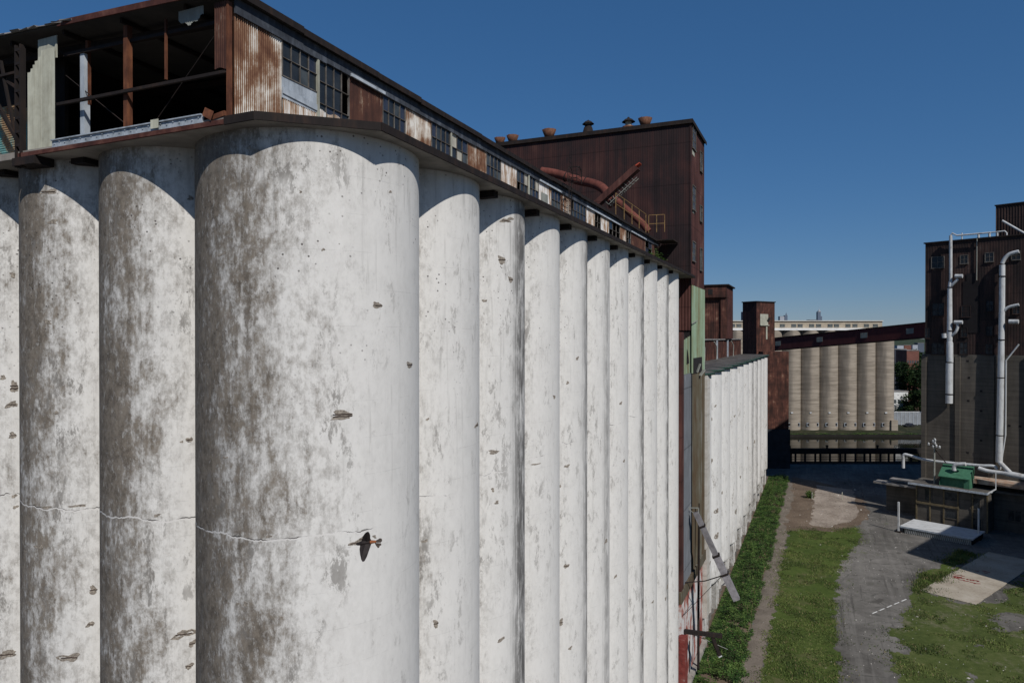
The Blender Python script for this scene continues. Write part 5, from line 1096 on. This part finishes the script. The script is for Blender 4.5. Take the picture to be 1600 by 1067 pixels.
far_block('brick_building', 'red brick building with rows of windows above the trees', 1417, 1436, 548, 420, M_brick, None, 12, 5, 3)
far_block('warehouse', 'dark flat warehouse left of the red brick building', 1398, 1416.5, 546, 440, flat('dark_roofed_shed', (.035,.04,.055), .8, .2, .3), None, 14)
far_block('white_house', 'white house with small windows beside the far elevator', 1396, 1419, 612, 312, flat('white_siding', (.62,.63,.62), .8, .12, .6), None, 9, 4, 2)
for i, (px0, px1, py, m_, lab) in enumerate(((1402,1412,540,M_tw,'pale distant building on the low hill, leftmost'),(1413,1424,539.5,M_brick,'reddish distant building on the low hill'),(1426,1434,539,M_tw,'pale distant building on the low hill beside a reddish one'),(1434,1444,536,M_tg,'blue-grey distant building at the edge of the dark tower'))):
    far_block('distant_building', lab, px0, px1, py, 900+40*i, m_, 'distant hill buildings')
HL = MB(); HL.add([riv(100,860,0), riv(1200,860,0), riv(1200,1400,36), riv(100,1400,36)], [(0,1,2,3)]); HL.build('hill', grass_mat('far_wood', [(.02,.035,.02),(.035,.05,.03),(.05,.06,.045)]), kind='structure')
FN = thing('steel_fence', 'pale panel fence on the far bank behind the dark car', 'fence', (0,0,0), YAW, local=True)
d = 306.; g = MB(); x0, x1 = rframe(1396, d), rframe(1446, d); z = 38-(643-528)*d/FPX
zf = 38-(660-528)*d/FPX
g.box(x0, x1, d, d+.1, max(.05, zf-1), z-.3); g.build('panel', flat('pale_steel_panel', (.22,.235,.25), .7, .2, .5), FN)
g = MB(); g.box(x0, x1, d-.1, d+.2, z-.3, z); g.build('top_rail', M_white, FN)
for k in range(9): g = MB(); u = x0+(x1-x0)*k/8; g.box(u-.1,u+.1,d-.12,d-.005,0,z-.31); g.build('post', M_galv, FN)
# parked car on the far bank
CR = thing('parked_car', 'dark car parked before the pale fence on the far bank', 'car', tuple(far(1421, 301)), YAW+12, local=True)
M_car = flat('black_car_paint', (.015,.016,.02), .3, .2, 2, 0, .5)
g = MB(); pr = [(-2.3,.35),(-2.3,.85),(-1.5,1.0),(-.9,1.55),(.8,1.6),(1.5,1.05),(2.3,.9),(2.35,.4)]
n_ = len(pr); vs = [(x,-.9,z) for x,z in pr]+[(x,.9,z) for x,z in pr]; g.add(vs, [tuple(range(n_)), tuple(range(2*n_-1,n_-1,-1))]+[(i,n_+i,n_+(i+1)%n_,(i+1)%n_) for i in range(n_)]); g.build('body', M_car, CR)
for x in (-1.45, 1.45):
    for y in (-.85, .85): g = MB(); g.tube([(x,y-.12,.34),(x,y+.12,.34)], .34, 14); g.build('wheel', flat('tyre', (.02,.02,.02), .9, .2), CR)
g = MB(); g.add([(-.85,-.91,1.02),(.75,-.91,1.02),(.55,-.91,1.5),(-.6,-.91,1.48)], [(0,1,2,3)]); g.build('side_window', M_g3, CR)
# ================================================================== BIRD
def bird():
    D = 3.9; c = EYE+_F*D+_R*((576-800)/FPX*D)+_U*((533.5-849)/FPX*D); k = D/FPX    # metres per picture point at this distance
    def P(x, y, z=0.): return c+_R*((x-576)*k)+_U*((849-y)*k)-_F*z
    o = thing('flying_swallow', 'dark swallow with rusty rump flying in front of the stained corner bin', 'bird', tuple(c))
    M_b = flat('dark_brown_feather', (.020,.015,.014), .7, .35, 40); M_rump = flat('rust_rump_feather', (.24,.085,.035), .8, .2, 30); M_t = flat('grey_brown_feather', (.07,.055,.045), .8, .3, 40)
    g = MB(); g.tube(smooth([P(556.0,850.6), P(557.3,850.2), P(559.5,849.5), P(563,848.8), P(568,847.6), P(574,846.6), P(580,846.0), P(584,845.8)],4), [.0004,.0008,.0016,.0025,.0042,.0058,.0072,.0080,.0085,.0088,.0094,.0102,.0112,.0122,.0130,.0134,.0136,.0134,.0128,.0120,.0110,.0100,.0090,.0082,.0076,.0070,.0064,.0058,.0050], 12)
    B = g.build('body', M_b, o)
    g = MB(); g.tube(smooth([P(579,846.3,.003), P(583,845.8,.004), P(588,845.6,.003)],4), [.0102]*3+[.009,.0085,.008,.0075,.0065,.005], 10); g.build('rump', M_rump, o)
    def wing(pts_out, root0, root1, lift):
        g = MB(); n_ = len(pts_out); up = []; lo = []
        for i, (x, y) in enumerate(pts_out):
            t = abs(y-847)/24; z = lift*t*t+.004; up.append(P(x,y,z+.0015)); lo.append(P(x,y,z-.0012))
        g.add(up+lo, [tuple(range(n_)), tuple(range(2*n_-1,n_-1,-1))]+[(i,n_+i,n_+(i+1)%n_,(i+1)%n_) for i in range(n_)]); return g
    wing([(565.5,843.5),(568,836),(572,830.5),(575.5,827.8),(577.6,827.5),(578.8,830),(579.4,835),(579,840),(580.5,844),(574,848)],0,0,.05).build('wing', M_b, o)
    wing([(563,851),(562.6,857),(564.4,863.5),(567.3,869.5),(570.3,872.2),(573,871.2),(575.3,866.5),(577.3,859),(579,853.5),(580.5,848.5),(572,847)],0,0,.05).build('wing', M_b, o)
    for i, f_ in enumerate(([(586,844.6),(591,842),(593.5,840.3),(596.5,841),(597.2,844.5),(595,847.2),(590,847.3),(586.5,846.8)],[(585.5,847.2),(590,847.8),(595.6,848.2),(596,851),(593.4,852.4),(592.5,855),(590.6,855.6),(587.5,851.5)])):
        n_ = len(f_); g = MB(); g.add([P(x,y,.002+.0015*i) for x,y in f_]+[P(x,y,.0005+.0015*i) for x,y in f_], [tuple(range(n_)), tuple(range(2*n_-1,n_-1,-1))]+[(j,n_+j,n_+(j+1)%n_,(j+1)%n_) for j in range(n_)]); g.build('tail', M_t, o)
bird()
